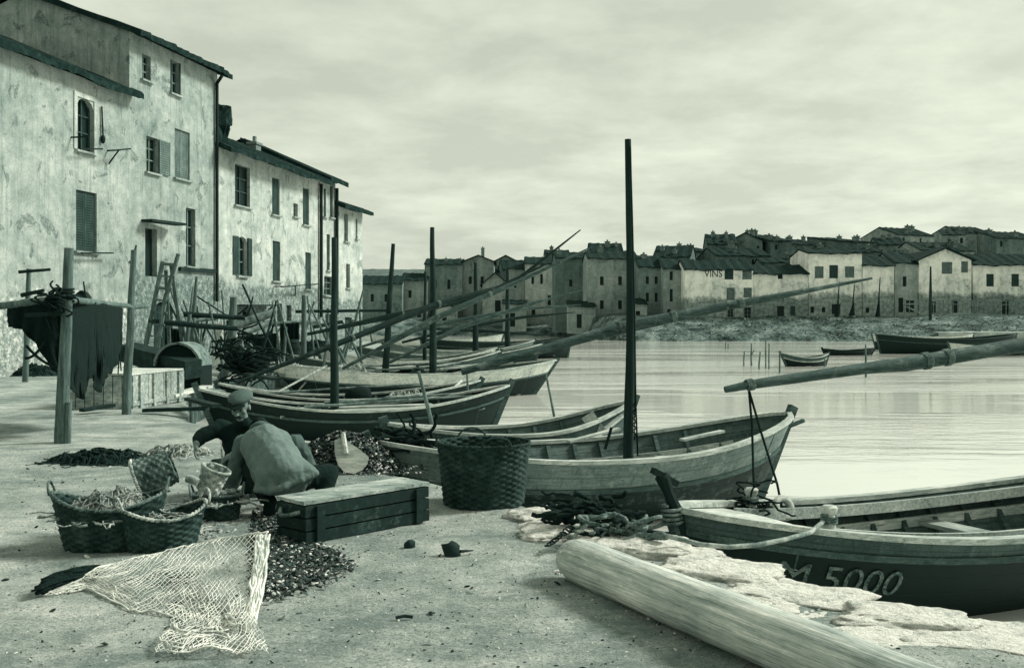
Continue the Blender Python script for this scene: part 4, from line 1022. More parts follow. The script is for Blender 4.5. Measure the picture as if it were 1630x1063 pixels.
    make_boat('large dark moored boat low by the far shore at right', (29.2, 80), (41.5, 83), 3.0, .35, .75, .75, 'hullb', 'hullb', 'innerd', 'raild', vs=.78, thw=(-.4, .1), detail=1, rb=.25, keel=-.5, p=3)
    q, _ = make_boat('pale boat partly beyond the right end of the large dark one', (32.3, 74), (40, 77), 2.3, -.15, .15, .15, 'hullm', 'strakew', 'inner', 'lid', vs=.6, thw=(-.4, .1), detail=1)
    make_boat('flat white boat lying inside the large dark moored boat', (33.5, 93), (43, 94), 2.4, .35, .6, .6, 'hullm', 'strakew', 'inner', 'lid', vs=.6, thw=(-.4, .1), detail=1)
    make_boat('long low dark barge just right of the small rowing boat', (27.6, 77), (23.6, 76), 1.6, -.45, -.3, -.3, 'hullb', 'hullb', 'innerd', 'railk', vs=.7, thw=(0,), detail=1, name='barge', cat='barge')
    if 0: make_boat('dark narrow skiff drawn up on the far bank before the long white house', (20, 138.5), (31, 139), 2.0, .9, 1.3, 1.3, 'hullb', 'hullb', 'innerd', 'railk', vs=.7, thw=(0,), detail=1, name='skiff', cat='skiff')
    # stakes standing in the water
    st = [(1155, 544, 558, 'short stake standing in the water farthest left, by the far shore', 95), (1159, 547, 557, 'short stake beside the farthest left one', 95),
          (1182, 559, 584, 'bent stake at the left of the small cluster', 57), (1196, 546, 583, 'forked stake in the middle of the small cluster', 57), (1207, 560, 590, 'leaning stake right of the forked one', 53),
          (1219, 541, 588, 'tall thin stake at the right of the cluster', 54), (1224, 546, 590, 'second tall thin stake, outermost right of the cluster', 53), (1241, 558, 601, 'mooring stake at the stern of the small rowing boat', 49),
          (1313, 572, 588, 'stub of a stake just right of the small rowing boat', 56), (1378, 548, 604, 'dark stake between the small boat and the big spar', 45)]
    for k, (x, y0, y1, lab, d) in enumerate(st):
        m = MB(); a = P(x, y1, d); a.z = ZW-.5; b = P(x+(3 if k in (2, 4) else 0), y0, d)
        m.pole(a, b, .06 if k not in (5, 6) else .045, .035, 7, 8, .05 if k in (2, 3, 4) else .01, .3, k*3.3)
        if k == 3: c = a.lerp(b, .6); m.pole(c, c+Vector((.16, 0, .35)), .035, .02, 6, 4)
        solo('stake', m, 'post', lab, 'stake', Vector((a.x, a.y, ZW)), 'wooden stakes standing in the harbour')
    for (x0, y0, x1, y1, d, r0, lab) in ((869, 595, 884, 672, 23.5, .035, 'thin leaning pole stuck in the water before the raked bow'), (666, 590, 694, 700, 18.6, .045, 'knotty leaning pole between the dark boats and the net tangle'), (743, 585, 746, 648, 22.9, .03, 'thin upright stick behind the dark pale-railed boat')):
        m = MB(); a = P(x1, y1, d); b = P(x0, y0, d); a = a+(a-b).normalized()*.7
        m.pole(a, b, r0, r0*.7, 8, 10, .01, .2, x0); solo('mooring_pole', m, 'post', lab, 'pole')
LETX = (-.5, 1.0)
LETX = (2.68, 1.74)
# ------------------------------------------------------------------ things on the quay
def woven_wall(m, outline, h0, h1, stakes, rows, amp, tilt=None, thick=.02, flare=1.15):
    """Basket weave: outline(a) gives a point of the base ring; wall flares to the rim."""
    n = stakes*4; k = rows*3
    def q(i, j, ins):
        a = 2*PI*i/n; v = j/k; p = outline(a)*lerp(1, flare, v)
        row = int(j/3); wv = math.sin(PI*(i/4.0*2)/1.0+PI*(row % 2)) if True else 0
        ring = math.sin(PI*((j % 3)+.5)/3)
        s = math.cos(2*PI*i/8+PI*(row % 2))
        off = amp*s*ring-(thick if ins else 0)
        L = p.length
        return Vector((p.x*(1+off/L), p.y*(1+off/L), lerp(h0, h1, v)))
    m.grid(lambda i, j: q(i, j, False), n, k+1, closeu=True)
    m.grid(lambda i, j: q(i, j, True), n, k+1, closeu=True, flip=True)
def make_basket(label, c, rz, a, b, h, mat='wicker', rimm='wickerm', stakes=30, rows=12, flare=1.18, p=2.0, handles='ends', tilt=(0, 0), fill=None, amp=.011, sheer=0.0, group=None, cat='basket'):
    root = thing('wicker_basket', label, cat, c, rz, group)
    R = Matrix.Rotation(tilt[0], 3, 'X') @ Matrix.Rotation(tilt[1], 3, 'Y')
    def ol(t):
        ct, s_ = math.cos(t), math.sin(t)
        return Vector((a*math.copysign(abs(ct)**(2/p), ct), b*math.copysign(abs(s_)**(2/p), s_), 0))
    def sh(v): # lifted ends
        return v+Vector((0, 0, sheer*(v.x/a)**2*(v.z/h if h else 0)))
    m = MB(); woven_wall(m, ol, 0, h, stakes, rows, amp, flare=flare)
    n = stakes*4; m.face([m.vert(ol(2*PI*i/n)*.99+Vector((0, 0, .012))) for i in range(n)])
    m.v = [R @ sh(v) for v in m.v]; m.build('woven_wall', mat, root, True)
    m = MB(); N = 120
    for ph in (0, PI):
        pts = []
        for i in range(N+1):
            t = 2*PI*i/N; q = ol(t)*flare; w = 26*t+ph
            pts.append(R @ (sh(q+Vector((0, 0, h)))+Vector((.007*math.cos(w)*q.x/q.length, .007*math.cos(w)*q.y/q.length, .007*math.sin(w)))))
        m.tube(pts, .0085, 6, False)
    m.build('rim', rimm, root, True)
    hs = {'ends': (0, PI), 'sides': (PI/2, -PI/2), None: ()}[handles]
    for t in hs:
        m = MB(); q = ol(t)*flare; d = q.normalized(); side = Vector((-d.y, d.x, 0)); w = .1 if handles == 'ends' else .13
        pts = [R @ (sh(q*.985+Vector((0, 0, h)))+side*w*math.cos(PI*i/14)+Vector((0, 0, .085*math.sin(PI*i/14)))+d*.02*math.sin(PI*i/14)) for i in range(15)]
        m.tube(pts, .0095, 7); m.build('handle', rimm, root, True)
    return root, R, ol
def net_heap(c, rx, ry, h, mat, label, cat='net', n=60, r=.008, seed=1, name='net_heap', floats=0, group=None, rope=.25):
    """A heap: lumpy body with loose loops of twine over it."""
    rnd = random.Random(seed); c = Vector(c)
    def hh(x, y):
        d = (x/rx)**2+(y/ry)**2
        return h*max(0, 1-d)**.6*(1+.45*nz(x*9, y*9, seed)+.25*nz(x*22, y*22, seed)) if d < 1 else 0
    root = thing(name, label, cat, c, 0, group)
    m = MB(); m.grid(lambda i, j: (lambda x, y: Vector((x, y, hh(x, y)-.02)))(rx*(j/12)*math.cos(2*PI*i/40)*(1+.2*nz(i*.4, seed)), ry*(j/12)*math.sin(2*PI*i/40)*(1+.2*nz(i*.4, seed))), 40, 13, closeu=True)
    m.build('heap', mat, root, True)
    m = MB()
    for k in range(n):
        a, q = rnd.uniform(0, 2*PI), math.sqrt(rnd.random())*.95; x, y = rx*q*math.cos(a), ry*q*math.sin(a); th = rnd.uniform(0, 2*PI); pts = []
        for i in range(9):
            th += rnd.gauss(0, .7); x += .045*math.cos(th); y += .045*math.sin(th); pts.append((x, y, max(.004, hh(x, y)+rnd.uniform(-.01, .022))))
        m.tube(pts, r*rnd.uniform(.6, 1.5), 5)
    m.build('twine', mat, root, True)
    if floats:
        for k in range(floats):
            a, q = rnd.uniform(0, 2*PI), rnd.uniform(.3, .9); x, y = rx*q*math.cos(a), ry*q*math.sin(a); m = MB()
            m.ell((x, y, hh(x, y)+.02), (.035, .035, .022), 9, 6); m.build('float', 'cork', root, True)
    return root
def shells(name, label, cat, pts, hfun, size, seed, mats=('shk', 'shm', 'shl'), wts=(.68, .22, .1)):
    rnd = random.Random(seed); m = MB()
    for (x, y) in pts:
        s = size*rnd.uniform(.55, 1.35); z = hfun(x, y)
        R = Matrix.Rotation(rnd.uniform(0, 6.3), 3, 'Z') @ Matrix.Rotation(rnd.uniform(-.9, .9), 3, 'X') @ Matrix.Rotation(rnd.uniform(-.9, .9), 3, 'Y')
        mi = rnd.choices((0, 1, 2), wts)[0]; b = len(m.v); q = 7
        c = Vector((x, y, z+s*.25))
        m.v.append(c+R @ Vector((.1*s, 0, .3*s)))
        for i in range(q):
            a = 2*PI*i/q; m.v.append(c+R @ Vector((s*math.cos(a)*(1.0 if math.cos(a) > 0 else .9), s*.52*math.sin(a), 0)))
        m.v.append(c+R @ Vector((0, 0, -.18*s)))
        for i in range(q):
            m.face((b, b+1+i, b+1+(i+1) % q), None, mi); m.face((b+q+1, b+1+(i+1) % q, b+1+i), None, mi)
    o = m.build(name, None, None, False, mats=list(mats)); tag(o, label, cat, None, 'stuff'); return o
def rock(name, label, cat, c, r, seed, mat='stone', rz=0.0, group=None, box=5, jit=.18, sub=5):
    m = MB(); bm = bmesh.new(); bmesh.ops.create_icosphere(bm, subdivisions=sub, radius=1)
    c = Vector(c); R = Matrix.Rotation(rz, 3, 'Z')
    for v in bm.verts:
        p = v.co.copy(); k = (abs(p.x)**box+abs(p.y)**box+abs(p.z)**box)**(1/box); p /= k
        f = 1+jit*nz(p.x*1.3+seed, p.y*1.3, p.z*1.3)+jit*.5*nz(p.x*3.5, p.y*3.5+seed, p.z*3.5)+jit*.36*nz(p.x*9, p.y*9+seed, p.z*9)+jit*.22*nz(p.x*22, p.y*22+seed, p.z*22)+(.055*nz(p.x*1.1, p.y*1.1+seed, p.z*7.5)+.03*abs(nz(p.x*5, p.y*5+seed, p.z*3)) if sub > 3 else 0)
        zz = p.z*f
        if sub > 3 and zz > .5: zz = .5+(zz-.5)*.45
        v.co = R @ Vector((p.x*r[0]*f, p.y*r[1]*f, zz*r[2]*1.25))
    m.v = [v.co.copy()+c for v in bm.verts]; m.f = [tuple(v.index for v in f.verts) for f in bm.faces]; m.uv = [None]*len(m.f); m.mi = [0]*len(m.f); bm.free()
    return solo(name, m, mat, label, cat, c-Vector((0, 0, r[2])), group, None, True)
def plank_box(root, c, size, rot, mat, name='body', boards=4, lid=None, gap=.012, th=.03):
    """Open-jointed box: boards along x on the long sides, ends, corner posts."""
    R = Matrix.Rotation(rot, 3, 'Z'); c = Vector(c); L, W, H = size
    m = MB()
    def B(x, y, z, sx, sy, sz, tl=0.0): m.box(c+R @ Vector((x, y, z)), (sx, sy, sz), R @ Matrix.Rotation(tl, 3, 'X'))
    hb = H/boards
    for i in range(boards):
        z = hb*(i+.5); j = .004*((i*7) % 3-1)
        for s in (-1, 1): B(0, s*(W/2-th/2)+j, z, L, th, hb-gap); B(s*(L/2-th/2)-j, 0, z, th, W-2*th-.002, hb-gap)
    B(0, 0, .02, L-.1, W-.1, .03)
    for sx in (-1, 1):
        for sy in (-1, 1): B(sx*(L/2-.06), sy*(W/2-th-.022), H/2, .05, .04, H-.02)
    m.build(name, mat, root)
    return R

def build_quay():
    # ---- edge stones
    S = 'quay_stone'; grp = 'worn stones along the quay edge'
    st = [((905, 848), (.36, .3, .16), .1, 'flat worn quay stone under the rope and net bundle'),
          ((1000, 872), (.42, .3, .16), -.3, 'broad pale quay stone right of the rope bundle, touching the log'),
          ((1085, 880), (.3, .2, .15), -.35, 'rounded quay stone below the mooring rope, with a grey shaded end'),
          ((1150, 912), (.4, .27, .14), -.4, 'long low quay stone behind the middle of the log'),
          ((1120, 905), (.22, .16, .14), .2, 'small quay stone wedged between the log and the long low stone') if False else None,
          ((1262, 943), (.42, .27, .12), -.5, 'large pale quay stone beneath the letter M of the black boat'),
          ((1340, 962), (.3, .22, .11), -.4, 'pitted quay stone beneath the numerals of the black boat'),
          ((1440, 985), (.34, .22, .12), -.3, 'low quay stone at the right, past the numerals'),
          ((1545, 1005), (.4, .3, .12), -.4, 'last quay stone at the lower right'),
          ((1290, 985), (.3, .22, .1), .3, 'cracked flat stone set behind the log nearest the viewer'),
          ((870, 822), (.3, .26, .13), .5, 'sloping quay stone right of the tall basket'),
          ((955, 905), (.3, .22, .12), -.2, 'pale flat quay stone between the rounded log end and the broad stone'),
          ((1395, 1010), (.36, .24, .1), .2, 'broad pale slab between the numerals and the bottom of the view'),
          ((1210, 955), (.26, .2, .1), -.5, 'narrow slab squeezed behind the middle of the log'),
          ((805, 828), (.3, .24, .08), .1, 'flat stone half buried at the foot of the tall basket')]
    for k, e in enumerate([q for q in st if q]):
        (x, y), r, rz, lab = e; p = G(x, y); rock(S, lab, 'stone', (p.x, p.y, -.09), (r[0]*1.0, r[1]*1.0, r[2]*(1+.18*math.sin(k*2.3))), k*5.3, 'stone', rz, grp, jit=.2)
    # ---- log
    root = thing('fallen_log', 'thick pale spar butt lying on the quay in the right foreground, with a rounded end', 'log', G(900, 915), math.atan2(-2.32, 1.19))
    a = Vector((.33, 6.42, .125)); b = Vector((1.52, 4.1, .135)); b = b+(b-a)*.5; m = MB(); n = 40; pts = []; rs = []
    for i in range(n+1):
        t = i/n; pts.append(a.lerp(b, t)); e = min(1, t*14); rs.append(.138*math.sqrt(max(.02, 1-(1-e)**2.6))*(1+.05*nz(t*8, 3)))
    m.tube(pts, rs, 36, wob=.035); m.build('trunk', 'log', root, True, world=True)
    m = MB(); d = (b-a).normalized()
    for k in range(0):
        pass
    # ---- long trough box
    c0 = (G(487, 868)+G(683, 829))/2; v = G(683, 829)-G(487, 868); rot = math.atan2(v.y, v.x); nrm = Vector((-v.y, v.x, 0)).normalized()
    W = .36; cc = c0+nrm*W/2; cc.z = 0
    root = thing('wooden_box', 'long dark wet wooden box with a pale lid, in front of the crouching men', 'box', cc, 0)
    Lb = v.length; R = plank_box(root, (0, 0, 0), (Lb, W, .285), rot, 'crated', boards=3)
    m = MB()
    for i, (y, w) in enumerate(((-.112, .13), (.02, .125), (.142, .11))): m.box(R @ Vector((.01*i, y, .302)), (Lb+.02, w-.006, .026), R)
    m.build('lid', 'crate', root)
    m = MB(); e = Lb/2
    pts = [R @ Vector((-e-.005-.07*math.sin(PI*i/12), -.12+.24*i/12, .235-.03*math.sin(PI*i/12))) for i in range(13)]; m.tube(pts, .016, 7); m.build('rope_handle', 'rope', root, True)
    m = MB()
    for x in (-e+.12, e-.12): m.box(R @ Vector((x, -W/2-.012, .14)), (.07, .022, .27), R)
    m.build('cleat', 'crated', root)
    # ---- baskets
    c = G(768, 812); make_basket('tall dark round basket standing on the quay edge before the boats', c+Vector((0, .38, 0)), .3, .355, .355, .54, 'wicker', 'wicker', 36, 22, 1.16, handles='sides', amp=.013)
    c = G(250, 880); make_basket('low boat-shaped basket with a pale rim, nearest of the baskets at left', c+Vector((-.02, .17, 0)), .62, .235, .15, .225, 'wicker', 'wickerl', 28, 11, 1.3, 2.0, sheer=.05)
    c = G(150, 880); make_basket('large deep boat-shaped basket at far left, heaped with pale net', c+Vector((.03, .2, 0)), .25, .3, .2, .3, 'wicker', 'wickerm', 32, 14, 1.3, 2.0, sheer=.06)
    net_heap(c+Vector((.05, .22, .22)), .34, .2, .16, 'netg', 'heap of pale net filling the large deep basket', n=90, r=.006, seed=4)
    c = G(338, 832); make_basket('oval basket of corks and rope beside the men, behind the low boat-shaped one', c+Vector((0, .13, 0)), .2, .17, .14, .21, 'wicker', 'wickerm', 24, 9, 1.15)
    net_heap(c+Vector((0, .13, .15)), .17, .14, .1, 'netg', 'coil of line and corks filling the oval basket', n=50, r=.008, seed=9, floats=9)
    c = P(276, 742, 7.7); make_basket('small grey basket tipped on its side on top of the others', c, .35, .12, .11, .27, 'wickerm', 'wickerl', 22, 10, 1.35, handles=None, tilt=(.25, -1.95))
    c = P(330, 762, 8.0); make_basket('small pale openwork basket leaning beside the seated man\'s knee', Vector((c.x, c.y, c.z-.1)), .3, .085, .075, .2, 'wickerl', 'wickerl', 13, 6, 1.3, handles=None, tilt=(.2, .35), amp=.012)
    for k, (x, y, d, rx, ry, h, mt, lab) in enumerate(((160, 735, None, .62, .22, .12, 'weed', 'dark heap of dry weed and net on the ground, left of the baskets'), (275, 778, 7.75, .2, .14, .14, 'netg', 'clump of grey net and corks between the tipped basket and the oval one'), (285, 725, None, .4, .2, .12, 'netg', 'low mound of grey net at the seated man\'s hand'))):
        c = G(x, y) if d is None else P(x, y, d); c.z = 0
        net_heap(c, rx, ry, h, mt, lab, n=110, r=.009, seed=20+k, floats=5 if k == 1 else 0, name='net_heap' if k else 'weed_heap')
    m = MB(); c = P(305, 765, 7.8); m.tube([c+Vector((-.04, 0, .02)), c+Vector((0, 0, .012)), c+Vector((.05, 0, -.012))], [.03, .034, .03], 10); solo('cork_float', m, 'cork', 'single large pale cork float on the rim of the oval basket', 'float', smooth=40)
    # ---- white net in the foreground
    white_net()
    # ---- shells
    rnd = random.Random(11)
    pts = []
    poly = [(415, 960), (560, 905), (520, 875), (480, 865), (440, 825), (405, 815), (395, 880)]
    def inside(x, y):
        c = False
        for (x0, y0), (x1, y1) in zip(poly, poly[1:]+poly[:1]):
            if (y0 > y) != (y1 > y) and x < (x1-x0)*(y-y0)/(y1-y0)+x0: c = not c
        return c
    while len(pts) < 3300:
        x, y = rnd.uniform(395, 575), rnd.uniform(812, 972)
        if inside(x+rnd.gauss(0, 9), y+rnd.gauss(0, 7)): p = G(x, y); pts.append((p.x, p.y))
    shells('mussel_shells', 'scatter of dark mussel shells on the ground between the net and the long box', 'shells', pts, lambda x, y: .012+.03*max(0, nz(x*3, y*3)), .021, 3)
    hc = G(540, 750); pts = []
    def hp(x, y):
        d = ((x-hc.x)/.62)**2+((y-hc.y-.3)/.5)**2; return .36*max(0, 1-d)**.8*(1+.25*nz(x*4, y*4))
    while len(pts) < 3800:
        x, y = hc.x+rnd.uniform(-.75, .95), hc.y+.3+rnd.uniform(-.6, .55)
        if hp(x, y) > 0 or rnd.random() < .15: pts.append((x, y))
    m = MB(); m.grid(lambda i, j: (hc.x-.62+1.24*i/30, hc.y-.2+j/30, hp(hc.x-.62+1.24*i/30, hc.y-.2+j/30)-.015), 31, 31)
    solo('shell_mound', m, 'shk', 'dark mound under the mussel shells behind the bent man', 'mound', kind='stuff')
    shells('mussel_heap', 'heap of mussel shells behind the bent man, beside the white scoop', 'shells', pts, lambda x, y: hp(x, y)+.01, .026, 6, wts=(.72, .2, .08))
    # ---- white scoop
    root = thing('shovel', 'pale worn fan-shaped scoop stuck upright in the mussel heap', 'shovel', G(560, 752))
    c = P(556, 752, 9.6); sx = 9.6/F; m = MB()
    out = [(532, 701), (540, 697), (551, 700), (562, 708), (574, 716), (587, 727), (585, 738), (577, 748), (563, 754), (548, 751), (538, 740), (533, 721)]
    f0 = [m.vert(P(x, y, 9.55-.0025*(y-752))) for x, y in out]; f1 = [m.vert(P(x, y, 9.6-.0025*(y-752))) for x, y in out]
    m.face(f0); m.face(f1[::-1])
    for i in range(len(out)): k = (i+1) % len(out); m.face((f0[i], f0[k], f1[k], f1[i]))
    m.build('blade', 'lid', root, world=True)
    m = MB(); m.tube([P(551, 722, 9.6), P(546, 690, 9.68)], [.026, .024], 8); m.build('handle', 'lid', root, 40, world=True)
    # ---- rope and chain bundle at the bollard place
    root = thing('rope_bundle', 'dark bundle of rope and net on the edge stones at the black boat\'s bow', 'rope', G(950, 850))
    m = MB(); rnd = random.Random(8)
    for k in range(60):
        x, y = rnd.uniform(895, 1010), 0; p = G(x, rnd.gauss(848, 8)); p.z = rnd.uniform(.08, .2)*(1-abs(x-945)/90)+.05; pts = []
        th = rnd.uniform(0, 6.3)
        for i in range(9): th += rnd.gauss(0, .6); p = p+Vector((.04*math.cos(th), .025*math.sin(th), rnd.gauss(0, .012))); p.z = max(.07, p.z); pts.append(p)
        m.tube(pts, rnd.uniform(.01, .02), 6)
    m.build('rope', 'roped', root, True, world=True)
    m = MB()
    pts = catenary(P(1060, 854, 7.0), P(960, 838, 7.35), .02, 12); m.tube(pts, .024, 7); pts2 = [p+Vector((.01, -.03, .03*math.sin(i))) for i, p in enumerate(pts)]; m.tube(pts2, .02, 7)
    for x, y in ((935, 822), (1000, 842), (1012, 840)): [m.tube(curl(rnd, P(x, y, 7.2), .03, 10), .014, 6) for _ in range(6)]
    m.build('knot', 'rope', root, True, world=True)
    m = MB()
    for x, y in ((963, 835), (918, 836), (922, 845), (943, 848), (895, 848)): q = P(x, y, 7.1); m.ell(q, (.034, .016, .012), 9, 6, Matrix.Rotation(rnd.uniform(-1, 1), 3, 'Z'), .3)
    m.build('cork', 'cork', root, True, world=True)
    for k in range(10):
        m = MB(); q = P(872+4.2*k, 868-3.2*k, 6.95+.02*k); q.z = max(.05, q.z); R = Matrix.Rotation(.6*k, 3, 'X') @ Matrix.Rotation(.5, 3, 'Z')
        m.tube([q+R @ Vector((.024*math.cos(a*PI/6), .014*math.sin(a*PI/6), 0)) for a in range(13)], .0055, 6, False); m.build('chain_link', 'iron', root, True, world=True)
    m = MB(); p = G(955, 890); m.tube([G(956, 884)+Vector((0, 0, .13)), G(965, 872)+Vector((0, 0, .12)), G(972, 866)+Vector((0, 0, .11))], .008, 6); solo('twig', m, 'mast', 'dark twig lying on the pale stone behind the log end', 'twig')
    # ---- loose stones and twigs
    rock('stone', 'angular dark stone alone on the bare ground in the middle foreground', 'stone', G(719, 884)+Vector((0, 0, .035)), (.06, .05, .05), 3.1, 'timber', .4, sub=2, box=3, jit=.4)
    m = MB(); p = G(728, 884); m.tube([p+Vector((.02, 0, .03)), p+Vector((.11, .05, .025))], [.012, .004], 6); solo('twig', m, 'mast', 'dark splinter sticking out beside the angular stone', 'twig')
    rock('stone', 'small dark stone behind the angular one, nearer the long box', 'stone', G(652, 871)+Vector((0, 0, .015)), (.035, .03, .028), 7.7, 'timber', .9, sub=2, jit=.4)
    m = MB(); a, b = G(630, 986), G(657, 985); m.tube([a+Vector((0, 0, .012)), (a+b)/2+Vector((0, .01, .016)), b+Vector((0, 0, .012))], .009, 6); solo('twig', m, 'mast', 'short straight twig on the ground at the bottom middle', 'twig')
    rnd = random.Random(4); pts = []
    for _ in range(5200):
        y = 3.6+rnd.random()**1.3*9; x = edge(y)-.1-rnd.random()**1.1*(y*.85+1.5); pts.append((x, y))
    shells('gravel', 'loose grit and pebbles strewn over the quay', 'gravel', pts, lambda x, y: ground_h(x, y)-.002, .0115, 9, ('timber', 'crate', 'stone'), (.3, .4, .3))
    pts = []
    for _ in range(210):
        y = 3.7+rnd.random()**1.2*8; pts.append((edge(y)-.15-rnd.random()*(y*.8+1.2), y))
    shells('pebbles', 'scattered pebbles and chips lying on the trodden quay', 'pebbles', pts, lambda x, y: ground_h(x, y), .026, 19, ('timber', 'crate', 'stone'), (.35, .4, .25))
    # ---- drying racks with nets on the left
    racks()
    clutter()
def white_net():
    """Diamond mesh of twine draped over a low heap, drawn up to a gathered peak at its right side."""
    root = thing('fishing_net', 'white open-mesh fishing net spread on the ground in the left foreground, gathered to a peak', 'net', G(300, 950))
    def surf(u, v):
        # u 0..1 along from the dark gathered tail (left) to the peak side (right); v 0..1 back to front
        top = interp([(0, 940), (.2, 912), (.45, 885), (.75, 862), (.93, 850), (1, 848)], u); bot = interp([(0, 950), (.2, 940), (.4, 975), (.62, 985), (.75, 1010), (1, 1010)], u)
        x = lerp(68, 425, u)-(22*v*v*(u**3)); 
        if u > .6: x -= 28*v*(u-.6)/.4
        yb = lerp(top, bot, v)
        base_y = lerp(interp([(0, 944), (.3, 925), (.7, 905), (1, 925)], u), bot, v)
        d = F*EYE/(base_y-HY)
        p = P(x, yb, d)
        p.z = max(.01, p.z)+.016*nz(u*9, v*7)+.035*max(0, nz(u*6, v*5, 4))*(1-abs(2*u-1))
        p.x += .02*nz(u*13, v*9, 7); p.y += .02*nz(u*11, v*12, 2)
        return p
    nu, nv = 46, 19; m = MB(); g = [[surf(i/nu, j/nv) for j in range(nv+1)] for i in range(nu+1)]
    for i in range(nu+1):
        for j in range(nv+1): g[i][j] += Vector((.014*nz(i*.9, j*.9), .014*nz(i*.9, j*.9, 5), .02*abs(nz(i*.6, j*.6, 9))))
    for i in range(-nv, nu+1):
        a = [g[i+j][j] for j in range(nv+1) if 0 <= i+j <= nu]; b = [g[i+nv-j][j] for j in range(nv+1) if 0 <= i+nv-j <= nu]
        for q in (a, b):
            if len(q) > 1: m.tube(q, .0024, 4)
    m.build('mesh', 'netw', root, True, world=True)
    m = MB(); m.tube([g[i][0] for i in range(nu+1)], [.005+.004*abs(nz(i*.9)) for i in range(nu+1)], 6); m.tube([g[i][nv] for i in range(10, 32)], .005, 6); m.build('head_rope', 'netw', root, True, world=True)
    # gathered peak: folded bunch of netting
    m = MB()
    for k in range(42):
        rr = random.Random(k); j0 = rr.uniform(-9, 12); pts = [P(415+j0*.8+rr.gauss(0, 3), 850+rr.uniform(0, 6), 6.05+rr.uniform(-.05, .05))]
        for i in range(1, 13):
            t = i/12; pts.append(P(lerp(415+j0, 392+j0*.7, t**2)+rr.gauss(0, 1.5), lerp(852, 1006, t), lerp(6.05, 5.22, t)+rr.uniform(-.03, .03)))
        m.tube(pts, rr.uniform(.004, .009), 5)
    m.build('gathered_edge', 'netw', root, True, world=True)
    # the lower fold of the net, lying crumpled on the ground
    nu2, nv2 = 24, 11
    def low(u, v):
        p = G(lerp(lerp(282, 402, u), lerp(245, 428, u), v), lerp(972+12*math.sin(u*3), 1046, v))
        p.z = .012+.05*max(0, nz(u*3, v*2, 6)+.1)+.02*abs(nz(u*7, v*5, 2)); p.x += .03*nz(u*8, v*6, 1); p.y += .03*nz(u*8, v*6, 5); return p
    g2 = [[low(i/nu2, j/nv2) for j in range(nv2+1)] for i in range(nu2+1)]; m = MB()
    for i in range(-nv2, nu2+1):
        for q in ([g2[i+j][j] for j in range(nv2+1) if 0 <= i+j <= nu2], [g2[i+nv2-j][j] for j in range(nv2+1) if 0 <= i+nv2-j <= nu2]):
            if len(q) > 1: m.tube(q, .0025, 4)
    for k in range(16):
        rr = random.Random(600+k); j = rr.uniform(0, nv2-1); i0 = rr.randint(0, 10); m.tube([g2[i][min(nv2, int(j+1.5*math.sin(i*.4)+1.5)) if j < nv2-3 else nv2]+Vector((0, 0, .01)) for i in range(i0, min(nu2, i0+12))], rr.uniform(.004, .007), 4)
    m.build('lower_fold', 'netw', root, True, world=True)
    m = MB()
    for k in range(40):
        rr = random.Random(300+k); o1, o2 = rr.gauss(0, .03), abs(rr.gauss(0, .03)); pts = []
        for i in range(9):
            t = i/8; p = G(lerp(64, 150, t), lerp(949, 926, t)); pts.append(p+Vector((rr.gauss(0, .01), o1, .02+o2+.02*math.sin(t*PI))))
        m.tube(pts, rr.uniform(.006, .014), 5)
    m.build('gathered_tail', 'netk', root, True, world=True)
    m = MB(); p = P(290, 900, 6.2); p.z = .06; m.ell(p, (.11, .05, .03), 14, 8, Matrix.Rotation(.3, 3, 'Z')); m.build('float', 'cork', root, True, world=True)
def drape(label, xs, tops, bots, d, mat='netk', amp=.09, seed=0.0, name='hung_net', group='dark nets hung on the drying rack', dd=0.0, thick=.05):
    m = MB(); n, k = 44, 26
    def q(i, j, s):
        u, v = i/n, j/k; x = lerp(xs[0], xs[1], u); yt = interp(tops, u); yb = interp(bots, u)
        p = P(x, lerp(yt, yb, v), d+dd*u)
        fold = amp*(.55*math.sin(u*26+seed+1.5*nz(u*4, v*2, seed))+.6*nz(u*13, v*1.2, seed))*(.35+.65*v)
        p.y += fold+s; p.x += .05*nz(u*7, v*4, seed+3)*v; return p
    m.grid(lambda i, j: q(i, j, 0), n+1, k+1); m.grid(lambda i, j: q(i, j, thick), n+1, k+1, flip=True); w = (n+1)*(k+1)
    for i in range(n):
        for j in (0, k): a = i*(k+1)+j; m.face((a, a+k+1, w+a+k+1, w+a))
    for j in range(k):
        for i in (0, n): a = i*(k+1)+j; m.face((a, a+1, w+a+1, w+a))
    return solo(name, m, mat, label, 'net', P((xs[0]+xs[1])/2, max(b for _, b in bots), d), group, smooth=True)
